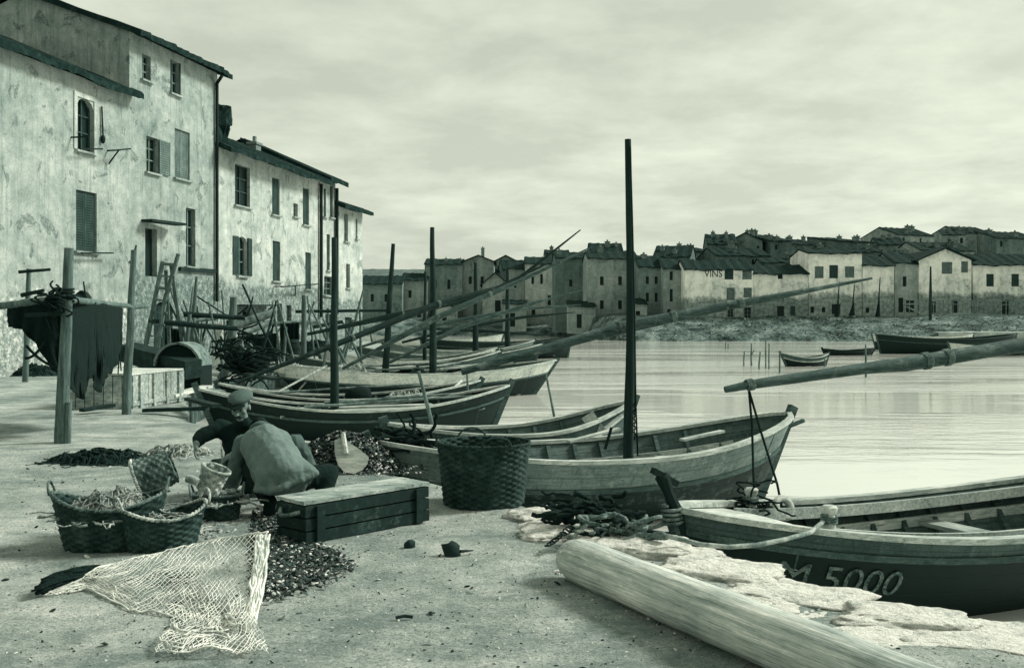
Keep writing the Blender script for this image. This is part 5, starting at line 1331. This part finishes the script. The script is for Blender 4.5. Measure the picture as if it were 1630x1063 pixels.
def racks():
    def post(x0, y0, x1, y1, d, r0, r1, lab, fork=False, bend=.02, mat='post', name='rack_post'):
        root = thing(name, lab, 'post', P(x1, y1, d), 0)
        m = MB(); m.pole(P(x1, y1, d)-Vector((0, 0, .25)), P(x0, y0, d), r0, r1, 12, 14, bend, .14, x0); m.build('pole', mat, root, 60, world=True)
        if fork:
            m = MB(); c = P(lerp(x0, x1, .1), lerp(y0, y1, .07), d); m.pole(c, P(x0+4, y0-8, d), r1*.9, r1*.3, 8, 6, .03, .2, 2); m.pole(P(lerp(x0, x1, .12), lerp(y0, y1, .09), d), P(x0-7, y0+18, d-.05), r1*.7, r1*.5, 8, 4); m.build('fork', mat, root, 60, world=True)
        return root
    p1 = post(110, 395, 96, 705, 13.5, .095, .06, 'stout grey drying-rack post nearest the left edge', bend=.004)
    m = MB(); m.pole(P(107, 706, 13.46)-Vector((0, 0, .1)), P(110, 640, 13.46), .05, .04, 8, 6); m.build('prop', 'post', p1, 60, world=True)
    m = MB(); c = P(104, 470, 13.5); m.tube([c+Vector((.11*math.cos(k*.7), .11*math.sin(k*.7), -.08+.0045*k)) for k in range(40)], .016, 5); m.build('lashing', 'roped', p1, True, world=True)
    post(213, 398, 200, 662, 17.6, .085, .05, 'crooked forked rack post behind the hanging nets', True, .03)
    post(46, 428, 40, 585, 17.5, .05, .04, 'thin rack post at the left edge with a crossbar', bend=.01)
    m = MB(); m.pole(P(30, 433, 17.4), P(80, 429, 17.4), .03, .025, 8); m.pole(P(34, 470, 17.4), P(70, 462, 17.4), .04, .03, 8); solo('rack_bar', m, 'timber', 'short crossbar lashed to the thin post at the left edge', 'bar')
    m = MB(); m.pole(P(-20, 489, 13.4), P(104, 474, 13.4), .05, .045, 10, 10, .01, .2, 1); m.pole(P(104, 476, 13.45), P(205, 487, 17.45), .05, .04, 10, 10, .01, .2, 2); m.pole(P(205, 489, 17.45), P(236, 487, 18.3), .04, .035, 8); solo('rack_beam', m, 'post', 'long horizontal rack pole carrying the dark nets', 'beam', smooth=60)
    m = MB(); m.pole(P(40, 502, 13.3), P(100, 499, 13.35), .03, .028, 8, 6, .01); solo('rack_beam', m, 'timber', 'short lower rack pole left of the stout post', 'beam', smooth=60)
    m = MB()
    for k in range(24):
        rr = random.Random(k); c = P(86+rr.gauss(0, 6), 478+rr.gauss(0, 5), 13.35); m.tube(curl(rr, c, .05, 9), .014, 5)
    solo('net_bunch', m, 'netk', 'small bunch of dark net tied at the top of the stout post', 'net', smooth=True)
    drape('dark net hung left of the stout post, slanting down to a ragged point', (10, 96), [(0, 488), (1, 477)], [(0, 520), (.3, 525), (.62, 555), (.8, 585), (1, 597)], 13.55, seed=1, amp=.07)
    drape('broad dark net hung right of the stout post, reaching lowest', (112, 152), [(0, 478), (1, 480)], [(0, 618), (.25, 632), (.45, 636), (.55, 634), (.66, 606), (1, 598)], 14.0, seed=4, dd=.9)
    drape('dark net in the middle of the rack with a pointed hem', (147, 168), [(0, 480), (1, 484)], [(0, 600), (.25, 622), (.5, 625), (1, 598)], 14.9, seed=7, dd=.6, amp=.06)
    drape('narrow dark net beside the crooked forked post', (164, 194), [(0, 484), (1, 490)], [(0, 592), (.4, 596), (.75, 570), (1, 545)], 15.4, seed=11, dd=1.2, amp=.06)
    for k, (a, b, sg, r) in enumerate((((70, 500), (98, 560), .03, .012), ((82, 500), (100, 545), .03, .012), ((186, 500), (193, 590), .03, .012), ((193, 500), (188, 595), .03, .012), ((42, 550), (95, 585), .06, .02), ((40, 570), (70, 545), .06, .02))):
        m = MB(); dd = 13.5 if a[0] < 150 else 16.9; m.tube(catenary(P(*a, dd), P(*b, dd), sg, 8), r, 5)
        solo('hanging_rope', m, 'roped', ('long pale rope end hanging left of the stout post', 'short rope end hanging against the stout post', 'rope hanging left of the crooked forked post', 'rope hanging close against the crooked forked post', 'thick rope looping low under the leftmost net', 'short thick rope crossing the low loop at the left edge')[k], 'rope', None, 'ropes hanging from the drying rack', smooth=True)
    post(133, 448, 142, 500, 16.0, .02, .012, 'thin upright stick rising from the middle of the rack', name='stick', mat='timber')
    net_heap(G(55, 598), .7, .5, .3, 'weed', 'dark heap of weed lying by the house wall at the left edge', n=60, r=.02, seed=31, name='weed_heap')
def clutter():
    # crate under the racks
    A, B, C = G(210, 651), G(292, 637), G(166, 637)
    v = B-A; L = v.length; rot = math.atan2(v.y, v.x)
    W = (C-A).length; n = Vector((-v.y, v.x, 0)).normalized(); Wd = min(1.3, W)
    cc = A+v/2+n*Wd/2; cc.z = 0
    root = thing('fish_crate', 'big square plank crate standing behind the drying rack', 'crate', cc, 0)
    R = Matrix.Rotation(rot, 3, 'Z'); H = .62
    m = MB(); nb = 7
    for i in range(nb):
        x = -L/2+L*(i+.5)/nb
        for s in (-1, 1): m.box(R @ Vector((x, s*(Wd/2), H/2)), (L/nb-.02, .04, H), R)
        y = -Wd/2+Wd*(i+.5)/nb
        for s in (-1, 1): m.box(R @ Vector((s*(L/2), y, H/2)), (.04, Wd/nb-.02, H-.004), R)
    m.build('boards', 'crate', root)
    m = MB()
    for i in range(4): m.box(R @ Vector((-L/2+L*(i+.5)/4, -Wd/2-.04, H/2)), (.1, .04, H+.01), R)
    for s in (-1, 1): m.box(R @ Vector((0, s*(Wd/2+.0), .1)), (L+.1, .09, .08), R)
    m.build('batten', 'crate', root)
    m = MB()
    for i in range(5): m.box(R @ Vector((0, -Wd/2+Wd*(i+.5)/5, H+.03)), (L+.04, Wd/5-.012, .035), R)
    m.build('lid', 'lid', root)
    # arched thing and timber slab
    root = thing('barrel_half', 'half-round end of a cut barrel behind the square crate', 'barrel', G(247, 628), 0)
    c = G(247, 632); c = c+Vector((0, 1.4, 0)); m = MB(); r = .5
    for j in range(12):
        a0, a1 = PI*j/12, PI*(j+1)/12
        q = [(c.x+rr*math.cos(a), yy, .62+rr*math.sin(a)) for a, rr, yy in ((a0, r, c.y), (a1, r, c.y), (a1, r+.05, c.y), (a0, r+.05, c.y))]; q2 = [(x, y+.9, z) for x, y, z in q]
        i0 = [m.vert(p) for p in q]; i1 = [m.vert(p) for p in q2]; m.face(i0); m.face(i1)
        for k in range(4): m.face((i0[k], i0[(k+1) % 4], i1[(k+1) % 4], i1[k]))
    m.build('staves', 'timberl', root, world=True)
    m = MB(); m.grid(lambda i, j: (c.x+r*.99*(j/3)*math.cos(PI*i/14), c.y+.1, .62+r*.99*(j/3)*math.sin(PI*i/14)), 15, 4); m.box((c.x, c.y+.45, .31), (2*r+.1, .9, .62)); m.build('head', 'netk', root, world=True)
    m = MB(); m.bar(P(204, 560, 24.5), P(308, 588, 23.0), .45, .42, up=(.1, -.2, 1)); solo('timber_slab', m, 'timber', 'heavy dark timber slab lying aslant behind the barrel end', 'timber', G(250, 610))
    # planks strewn between crate and boats
    rnd = random.Random(12)
    pl = [(230, 660, 330, 662, 'longest flat plank on the ground before the square crate'), (270, 640, 330, 628, 'pale plank right of the square crate'), (300, 650, 345, 668, 'dark plank slanting towards the seated man'), (290, 612, 350, 634, 'grey plank behind the seated man\'s shoulder'),
          (300, 600, 420, 606, 'long pale plank lying near the boat sterns'), (350, 596, 440, 618, 'dark beam lying across the hard beside the sterns'), (130, 660, 180, 656, 'thin stick lying at the foot of the nets'), (310, 580, 385, 590, 'pale board propped before the arched doors')]
    for k, (x0, y0, x1, y1, lab) in enumerate(pl):
        m = MB(); a, b = G(x0, y0), G(x1, y1); h = .08+.05*(k % 3)
        if k == 7: a, b = a+Vector((0, 0, .05)), b+Vector((0, 0, .5)); m.bar(a, b, .9, .06, up=(0, -.8, .6))
        else: m.bar(a+Vector((0, 0, h)), b+Vector((0, 0, h+.05)), .16+.1*(k % 2), .06)
        solo('plank', m, ('timber', 'lid', 'timber', 'timberl', 'lid', 'timber', 'timber', 'lid')[k], lab, 'plank', G((x0+x1)/2, (y0+y1)/2), 'planks strewn on the hard')
    # trestle ladder
    root = thing('ladder', 'tall rickety trestle ladder leaning before the tall house', 'ladder', G(250, 590), 0)
    d = 30
    for (x0, y0, x1, y1) in ((259, 416, 233, 545), (284, 404, 262, 480)):
        m = MB(); a, b = P(x1, y1, d), P(x0, y0, d); m.pole(a, b, .075, .06, 7, 6, .006, .1, x0); m.build('rail', 'post', root, world=True)
    m = MB(); m.pole(P(262, 480, d), P(246, 585, d), .07, .07, 7, 6); m.pole(P(233, 545, d), P(222, 590, d), .07, .07, 7, 6); m.build('foot', 'post', root, world=True)
    for k in range(9):
        t = k/8; m = MB(); m.bar(P(lerp(258, 226, t), lerp(420, 572, t), d), P(lerp(282, 250, t), lerp(420, 572, t)+2, d), .08, .09 if k in (0, 2) else .05); m.build('rung', 'post', root, world=True)
    m = MB(); m.pole(P(272, 420, d+.1), P(290, 545, d+1.2), .06, .06, 7); m.pole(P(264, 430, d+.2), P(270, 560, d+1.4), .06, .06, 7); m.build('prop', 'post', root, world=True)
    # drying rails
    rails = [(292, 500, 390, 506, 32, .09, 'upper long rail before the arched door of the tall house', 'timber'), (236, 511, 378, 523, 30, .09, 'lower long dark rail from the ladder to the bundle of nets', 'timber'), (288, 513, 345, 507, 33, .06, 'thin pale rail just under the upper long one', 'timberl'),
             (366, 521, 434, 498, 33, .16, 'thick pale spar resting aslant on the rails', 'timberl'), (388, 530, 434, 512, 33, .12, 'second pale spar below the thick one', 'timberl'), (432, 516, 510, 512, 40, .1, 'pale rail in front of the white-framed window', 'timberl'),
             (470, 496, 620, 494, 42, .07, 'long thin dark rail high before the end house', 'timber'), (500, 520, 545, 512, 38, .08, 'dark rail behind the mast', 'timber'), (311, 470, 362, 503, 34, .03, 'thin rope-like stay sloping down from the leaning pole', 'roped')]
    for x0, y0, x1, y1, dd, r, lab, mt in rails:
        m = MB(); m.pole(P(x0, y0, dd), P(x1, y1, dd+.6), r, r*.85, 9, 8, .01, .15, x0); solo('drying_rail', m, mt, lab, 'rail', None, 'rails and spars before the houses', smooth=60)
    posts = [(313, 440, 300, 560, 33, .15, .04, 'dark tapering pole leaning before the arched door'), (372, 473, 366, 590, 33, .14, .12, 'thick short post beside the thick pale spar'), (353, 462, 362, 500, 36, .04, .03, 'thin stick leaning behind the thick short post'), (302, 500, 292, 575, 31, .07, .06, 'grey rack leg under the lower long rail'),
             (484, 470, 483, 560, 40, .12, .1, 'dark rack post under the drying rail of the long house'), (500, 480, 470, 520, 41, .05, .04, 'sloping strut beneath the drying rail'), (545, 512, 580, 480, 41, .06, .04, 'thin strut rising towards the end house'), (572, 480, 575, 565, 43, .06, .05, 'post at the corner of the end house'), (455, 520, 450, 590, 36, .06, .05, 'thin post before the shed'), (522, 490, 520, 560, 46, .08, .06, 'short post at the door of the narrow house'), (420, 505, 421, 560, 38, .06, .05, 'thin post behind the tarred shed')]
    for x0, y0, x1, y1, dd, r0, r1, lab in posts:
        m = MB(); a = P(x1, y1, dd); a.z = -.2; m.pole(a, P(x0, y0, dd), r0, r1, 9, 8, .015, .15, x0); solo('post', m, 'post', lab, 'post', Vector((a.x, a.y, 0)), 'posts of the drying racks by the houses', smooth=60)
    rnd = random.Random(44)
    for k in range(30):
        x = rnd.uniform(285, 560); dd = rnd.uniform(31, 40); a = P(x, 0, dd); a.z = 0; m = MB()
        b = a+Vector((rnd.uniform(-1.4, 1.4), rnd.uniform(-.8, .8), rnd.uniform(1.2, 2.9))); m.pole(a-Vector((0, 0, .15)), b, rnd.uniform(.04, .08), .03, 7, 7, .02, .2, k)
        solo('net_pole', m, 'post' if k % 3 else 'timber', 'thin crooked pole in the tangle of poles before the houses', 'pole', a, 'tangle of thin poles before the houses', smooth=60)
    drape('dark net hung on the rails between the doors of the tall house', (262, 292), [(0, 522), (1, 524)], [(0, 572), (.5, 580), (1, 566)], 31.5, 'netk', .14, 13, 'hung_net', None, thick=.1)
    drape('dark net hung before the shuttered ground floor of the long house', (446, 476), [(0, 515), (1, 513)], [(0, 556), (.6, 562), (1, 550)], 39, 'netk', .16, 17, 'hung_net', None, thick=.1)
    # timber horse with net, shed, barrels, cloth
    root = thing('net_trestle', 'trestle of crossed timbers draped with dark net before the long house', 'trestle', G(385, 600), 0)
    for (x0, y0, x1, y1) in ((382, 540, 352, 604), (392, 545, 430, 600), (378, 545, 395, 606)):
        m = MB(); m.pole(P(x1, y1, 28.5), P(x0, y0, 28.5), .13, .1, 8); m.build('leg', 'post', root, world=True)
    m = MB()
    for k in range(90):
        rr = random.Random(k+5); c = P(rr.gauss(395, 16), rr.gauss(572, 14), 28.4+rr.uniform(-.4, .4)); m.tube(curl(rr, c, .15, 9), .028, 5)
    m.build('net', 'netk', root, True, world=True)
    drape('tarred canvas hung on the rails before the long house', (392, 440), [(0, 533), (1, 530)], [(0, 580), (.5, 585), (1, 578)], 33, 'netk', .15, 3, 'canvas', None, thick=.1)
    drape('white sheet hung to dry under the upper long rail', (341, 354), [(0, 513), (1, 513)], [(0, 543), (1, 541)], 33.2, 'netw', .05, 5, 'linen', None, thick=.03)
    for k, (x, y, s, lab) in enumerate(((425, 588, .55, 'dark cask standing by the trestle'), (462, 582, .5, 'dark cask by the raked stern of the largest boat'))):
        root = thing('cask', lab, 'barrel', G(x, y)); m = MB(); m.lathe([(0, 0), (s*.62, 0), (s*.74, s*.5), (s*.78, s), (s*.74, s*1.5), (s*.62, s*2), (s*.58, s*1.92), (0, s*1.92)], 20); m.build('staves', 'crated', root, 50)
        for z in (.25, .7, 1.3, 1.75):
            m = MB(); rr = interp([(0, .62), (.5, .745), (1, .785), (1.5, .745), (2, .62)], z)*s+.01; m.lathe([(rr-.01, s*z-.03), (rr+.008, s*z-.03), (rr+.008, s*z+.03), (rr-.01, s*z+.03)], 20); m.build('hoop', 'iron', root)
    for k, (x, y, rx, ry, h, mt, lab) in enumerate(((440, 596, 1.2, .7, .35, 'netg', 'grey heap of net on the hard beside the raked stern'), (330, 575, 1.0, .6, .4, 'netk', 'dark heap of net at the foot of the arched door'), (300, 565, 1.2, .5, .9, 'netk', 'tall dark pile of gear beside the ladder'), (500, 566, 1.6, .8, .7, 'netk', 'dark pile of gear before the narrow house'))):
        net_heap(G(x, y), rx, ry, h, mt, lab, n=50, r=.03, seed=50+k)
    m = MB()
    for k in range(9): m.tube([G(345, 578)+Vector((.12*k-.5, .3, 0)), G(345, 578)+Vector((.1*k-.4+.25*math.sin(k*2.1), .9, 1.25+.25*math.sin(k*1.7)))], .03, 6)
    solo('oar_bundle', m, 'timberl', 'bundle of oars and sticks leaning on the wall between the doors', 'oars', G(345, 578))
# ------------------------------------------------------------------ people
def blob(parts, voxel, smooth=6, it=.5):
    """Union of tapered capsules and ellipsoids fused into one continuous surface."""
    m = MB()
    for q in parts:
        if q[0] == 'c':
            _, a, b, r0, r1 = q; a, b = Vector(a), Vector(b); d = (b-a); L = d.length; d.normalize()
            pts, rs = [], []
            for i in range(6): t = i/5*PI/2; pts.append(a-d*r0*math.cos(t)); rs.append(max(1e-4, r0*math.sin(t)))
            for i in range(6): t = i/5*PI/2; pts.append(b+d*r1*math.sin(t)); rs.append(max(1e-4, r1*math.cos(t)))
            m.tube(pts, rs, 14)
        else:
            _, c, r, R = q; m.ell(c, r, 18, 12, R)
    me = bpy.data.meshes.new('b'); me.from_pydata([tuple(v) for v in m.v], [], m.f)
    o = bpy.data.objects.new('b', me); COL.objects.link(o)
    rm = o.modifiers.new('r', 'REMESH'); rm.mode = 'VOXEL'; rm.voxel_size = voxel
    sm = o.modifiers.new('s', 'SMOOTH'); sm.factor = it; sm.iterations = smooth
    bpy.context.view_layer.update(); dg = bpy.context.evaluated_depsgraph_get()
    e = o.evaluated_get(dg).to_mesh(); out = MB()
    out.v = [v.co.copy() for v in e.vertices]; out.f = [tuple(p.vertices) for p in e.polygons]; out.uv = [None]*len(out.f); out.mi = [0]*len(out.f)
    o.evaluated_get(dg).to_mesh_clear(); bpy.data.objects.remove(o); bpy.data.meshes.remove(me)
    return out
def crease(mb, amp, sc, seed, flt=None):
    n = [Vector() for _ in mb.v]
    for f in mb.f:
        a, b, c = (mb.v[f[i]] for i in (0, 1, 2)); q = (b-a).cross(c-a)
        for i in f: n[i] += q
    for i, v in enumerate(mb.v):
        if n[i].length > 0:
            w = 1-(abs(nz(v.x*sc+v.z*sc*.5+seed, v.y*sc, v.z*sc*.35-v.x*sc*.3))*2)**.6*1.4
            mb.v[i] = v+n[i].normalized()*amp*(w+.6*nz(v.x*sc*2.3, v.y*sc*2.3, v.z*sc*2.3))*(flt(v) if flt else 1)
    return mb
def arm(sh, el, wr, r=(.055, .044, .032)):
    return [('c', sh, el, r[0], r[1]), ('c', el, wr, r[1], r[2])]
def hand(wr, d, up, s=1.0, curl=.5, side=1):
    """Palm, four curled fingers of unequal length and a thumb from the side of the palm."""
    wr, d, up = Vector(wr), Vector(d).normalized(), Vector(up); x = d.cross(up).normalized()*side; up = x.cross(d)*side
    R = Matrix((d, x, up)).transposed()
    out = [('c', wr, wr+d*.03, .026*s, .024*s), ('e', wr+d*.055*s, (.048*s, .041*s, .018*s), R)]
    for k, (o, L) in enumerate(((-.03, .062), (-.01, .074), (.011, .07), (.031, .052))):
        p = wr+d*.092*s+x*o*s; a = .25+.1*k
        for seg in range(3):
            q = p+(d*math.cos(a)-up*math.sin(a))*L*s*(.42, .33, .25)[seg]; out.append(('c', p, q, (.0098-.0012*seg)*s, (.0088-.0012*seg)*s)); p = q; a += curl
    p = wr+d*.035*s-x*.034*s; q = p+(d*.6-x*.75-up*.3).normalized()*.036*s; r2 = q+(d*.85-x*.25-up*.5).normalized()*.03*s
    out += [('c', p, q, .0135*s, .0115*s), ('c', q, r2, .0115*s, .009*s)]
    return out
def head(c, fwd, s=1.0):
    """Skull, jaw, nose, brow, lips and ears looking along fwd."""
    f = Vector(fwd).normalized(); x = f.cross(Vector((0, 0, 1))).normalized(); u = x.cross(f); R = Matrix((x, f, u)).transposed(); c = Vector(c)
    def w(a, b, h): return c+x*a*s+f*b*s+u*h*s
    out = [('e', w(0, -.012, .03), (.074*s, .094*s, .088*s), R), ('e', w(0, .028, -.035), (.058*s, .06*s, .075*s), R), ('e', w(0, .058, -.088), (.03*s, .026*s, .024*s), R),
           ('c', w(0, .083, .012), w(0, .108, -.026), .009*s, .014*s), ('e', w(-.014, .092, -.03), (.01*s, .012*s, .008*s), R), ('e', w(.014, .092, -.03), (.01*s, .012*s, .008*s), R),
           ('c', w(-.045, .072, .028), w(.045, .072, .028), .012*s, .012*s), ('c', w(-.02, .085, -.057), w(.02, .085, -.057), .008*s, .008*s), ('c', w(-.018, .083, -.068), w(.018, .083, -.068), .0085*s, .0085*s)]
    for sg in (-1, 1): out += [('e', w(sg*.076, -.012, -.005), (.011*s, .02*s, .033*s), R), ('e', w(sg*.043, .055, -.018), (.022*s, .022*s, .022*s), R)]
    return out, w, R
def build_people():
    # ---- seated man in a cap, facing the viewer
    d = 9.35; root = thing('person', 'man in a cap and dark jacket seated facing the viewer, reaching down to the left', 'person', Vector((-2.47, d+.1, 0)))
    def W(x, y, dd): return P(x, y, dd)
    hc = W(383, 648, d-.12); sL, sR = W(352, 681, d+.02), W(414, 678, d+.02); hip = Vector((W(388, 740, d+.22).x, d+.25, .2))
    chest = (sL+sR)/2+Vector((0, .07, -.14))
    el = W(321, 694, d-.1); wr = W(313, 706, d-.28); elR = W(426, 716, d-.2); wrR = W(372, 722, d-.42)
    elr, wrr = elR, wrR
    hp, hw, HR = head(hc, (-.12, -1, -.42), 1.03)
    kL, kR = W(345, 750, d-.25), W(418, 738, d-.3); aL, aR = Vector((kL.x+.12, d-.3, .06)), Vector((kR.x-.1, d-.36, .06))
    kL.z = .3; kR.z = .34
    body = hp+[('c', hc+Vector((0, .04, -.09)), chest+Vector((0, .02, .1)), .056, .066), ('e', chest, (.17, .115, .17), None), ('e', (chest+hip)/2, (.15, .12, .17), None), ('e', hip, (.175, .15, .13), None)]
    body += [('c', sL, chest, .06, .09), ('c', sR, chest, .06, .09)]+arm(sL, el, wr)+arm(sR, elr, wrr)
    body += hand(wr, (-.06, -.35, -.9), (-1, -.3, .1), 1.0, .45)+hand(wrr, (-.75, -.35, -.45), (0, -.4, 1), 1.0, .5)
    for k, a, h in ((kL, aL, hip+Vector((-.09, 0, 0))), (kR, aR, hip+Vector((.09, 0, 0)))):
        body += [('c', h, k, .085, .062), ('c', k, a, .058, .04), ('c', a, a+Vector((.0, -.13, -.02)), .04, .032)]
    blob(body, .0065, 3).build('body', 'skin', root, True, world=True)
    jk = [('e', chest, (.195, .14, .19), None), ('e', (chest+hip)/2, (.18, .15, .2), None), ('e', hip+Vector((0, 0, .02)), (.2, .17, .1), None), ('c', sL, chest, .083, .12), ('c', sR, chest, .083, .12), ('c', sL, el, .08, .066), ('c', el, el.lerp(wr, .8), .066, .05), ('c', sR, elr, .08, .066), ('c', elr, elr.lerp(wrr, .88), .066, .05),
          ('c', hc+Vector((0, .06, -.135)), chest+Vector((0, .03, .1)), .072, .1)]
    crease(crease(blob(jk, .01, 8), .007, 8, 2), .003, 18, 6).build('jacket', 'clothk', root, True, world=True)
    tr = [('c', hip+Vector((-.09, 0, 0)), kL, .108, .082), ('c', kL, aL+Vector((0, 0, .04)), .078, .058), ('c', hip+Vector((.09, 0, 0)), kR, .108, .082), ('c', kR, aR+Vector((0, 0, .04)), .078, .058), ('e', hip, (.195, .17, .14), None)]
    crease(blob(tr, .011, 10), .006, 10, 5).build('trousers', 'clothm', root, True, world=True)
    m = MB(); c = hw(0, -.02, .072); 
    m.v = []; m.ell(c+Vector((0, .0, .018)), (.112, .122, .05), 26, 10, HR, .12); m.build('cap', 'cloths', root, True, world=True)
    m = MB(); m.grid(lambda i, j: hw(lerp(-.075, .075, i/12), .07+(.055*(1-(2*i/12-1)**2)+.004)*j/4+.016*(1-(2*i/12-1)**2), .066-.012*j/4), 13, 5); m.grid(lambda i, j: hw(lerp(-.075, .075, i/12), .07+(.055*(1-(2*i/12-1)**2)+.004)*j/4+.016*(1-(2*i/12-1)**2), .058-.012*j/4), 13, 5); m.build('cap_peak', 'clothk', root, True, world=True)
    m = MB(); m.tube([hw(lerp(-.034, .034, i/8), .094-.012*abs(2*i/8-1)**2, -.049-.014*abs(2*i/8-1)**2) for i in range(9)], [.005, .009, .011, .011, .01, .011, .011, .009, .005], 8); m.build('moustache', 'hair', root, True, world=True)
    m = MB()
    for sg in (-1, 1): m.ell(hw(sg*.03, .077, .007), (.011, .008, .007), 10, 7, HR)
    m.build('eyes', 'eye', root, True, world=True)
    m = MB(); m.grid(lambda i, j: hw(*(lambda a, e: (.08*math.cos(a)*math.cos(e), -.012+.1*math.sin(a)*math.cos(e), .02+.085*math.sin(e)))(lerp(PI*.97, PI*2.03, i/16), lerp(-.55, .7, j/8))), 17, 9); m.build('hair', 'hair', root, True, world=True)
    m = MB(); a = wrr+Vector((-.09, -.05, -.03)); m.tube([a, a+Vector((.0, -.01, .09))], .011, 8); m.bar(a+Vector((0, -.005, .08)), a+Vector((-.01, -.01, .16)), .018, .004); solo('knife', m, 'lid', 'small pale-handled opening knife in the seated man\'s hand', 'knife')
    # ---- bent man with his back to the viewer
    d = 8.25; root = thing('person', 'man in a light grey jacket crouched with his back to the viewer', 'person', Vector((-1.95, d+.1, 0)))
    hip = P(452, 752, d+.1); hip.z = .34
    up = P(424, 702, d+.36); up.z = .56
    hc = P(416, 697, d+.66); hc.z = .575
    sL, sR = P(389, 716, d+.42), P(470, 716, d+.42); sL.z = .56; sR.z = .56
    elL, wrL = P(372, 770, d+.42), P(366, 800, d+.62); elL.z = .3; wrL.z = .1; elR, wrR = P(495, 760, d+.55), P(455, 790, d+.75); elR.z = .32; wrR.z = .14
    kL, aL = P(398, 770, d+.42), P(425, 815, d+.02); kL.z = .36; aL = Vector((P(425, 815, d).x, d+.08, .07))
    kR, aR = P(523, 745, d+.28), Vector((P(512, 800, d+.1).x, d+.16, .07)); kR.z = .33
    hp, hw, HR = head(hc, (-.1, .75, -.75), 1.03)
    body = hp+[('c', hc+Vector((0, -.07, .0)), up, .055, .075), ('e', up, (.18, .15, .14), None), ('e', (up+hip)/2, (.17, .15, .14), None), ('e', hip, (.17, .14, .14), None)]
    body += arm(sL, elL, wrL)+arm(sR, elR, wrR)+hand(wrL, (.2, .5, -.7), (0, .6, .6))+hand(wrR, (-.3, .5, -.7), (0, .6, .6))
    for k, a, h in ((kL, aL, hip+Vector((-.1, .02, -.03))), (kR, aR, hip+Vector((.1, .02, -.03)))):
        body += [('c', h, k, .085, .062), ('c', k, a, .06, .042), ('c', a, a+Vector((0, .12, -.03)), .042, .034)]
    blob(body, .0065, 3).build('body', 'skin', root, True, world=True)
    # jacket: rounded back, sleeves, and a skirt that flares at the lower right
    hm = [P(408, 780, d-.06), P(430, 782, d-.1), P(455, 775, d-.1), P(480, 764, d-.06), P(502, 753, d)]
    jk = [('c', up+Vector((-.075, 0, 0)), hip+Vector((-.075, -.03, .0)), .15, .165), ('c', up+Vector((.07, 0, 0)), hip+Vector((.06, -.03, .0)), .15, .165), ('c', up+Vector((0, -.02, .02)), hip+Vector((0, -.05, .06)), .165, .16), ('c', hc+Vector((.005, -.1, .0)), up, .075, .12)]
    for k, h in enumerate(hm):
        s0 = hip+Vector((-.09+.06*k, -.02, .02)); jk.append(('c', s0, h, .12, .03))
    for a, b in zip(hm, hm[1:]): jk.append(('c', a, b, .026, .026))
    crease(crease(blob(jk, .0095, 10), .008, 6.5, 3), .003, 17, 6).build('jacket', 'clothg', root, True, world=True)
    sl = [('c', sL, elL, .088, .07), ('c', elL, elL.lerp(wrL, .85), .07, .052), ('c', sR, elR, .085, .068), ('c', elR, elR.lerp(wrR, .85), .068, .052)]
    s_ = crease(blob(sl, .01, 8), .011, 10, 8); s_.build('sleeves', 'cloths', root, True, world=True)
    tr = [('c', hip+Vector((-.1, .02, -.04)), kL, .11, .085), ('c', kL, aL+Vector((0, 0, .05)), .082, .062), ('c', hip+Vector((.1, .02, -.04)), kR, .11, .085), ('c', kR, aR+Vector((0, 0, .05)), .085, .066), ('e', hip+Vector((0, .03, -.06)), (.18, .14, .1), None)]
    crease(blob(tr, .011, 10), .006, 10, 15).build('trousers', 'clothk', root, True, world=True)
    for a in (aL, aR):
        m = blob([('c', a+Vector((0, 0, .06)), a+Vector((0, -.01, -.015)), .055, .05), ('c', a+Vector((0, -.02, -.03)), a+Vector((0, .15, -.035)), .046, .038)], .01, 3); m.build('boot', 'clothk', root, True, world=True)
    m = MB(); m.ell(hw(0, -.03, .06), (.118, .125, .058), 26, 10, HR, .12); m.build('cap', 'cloths', root, True, world=True)
    m = MB(); m.grid(lambda i, j: hw(*(lambda a, e: (.08*math.cos(a)*math.cos(e), -.012+.1*math.sin(a)*math.cos(e), .02+.085*math.sin(e)))(lerp(PI*.97, PI*2.03, i/16), lerp(-.6, .7, j/8))), 17, 9); m.build('hair', 'hair', root, True, world=True)

setup(); build_ground(); build_bank(); build_houses(); build_town(); build_boats(); build_quay(); build_people()
bpy.context.view_layer.update()
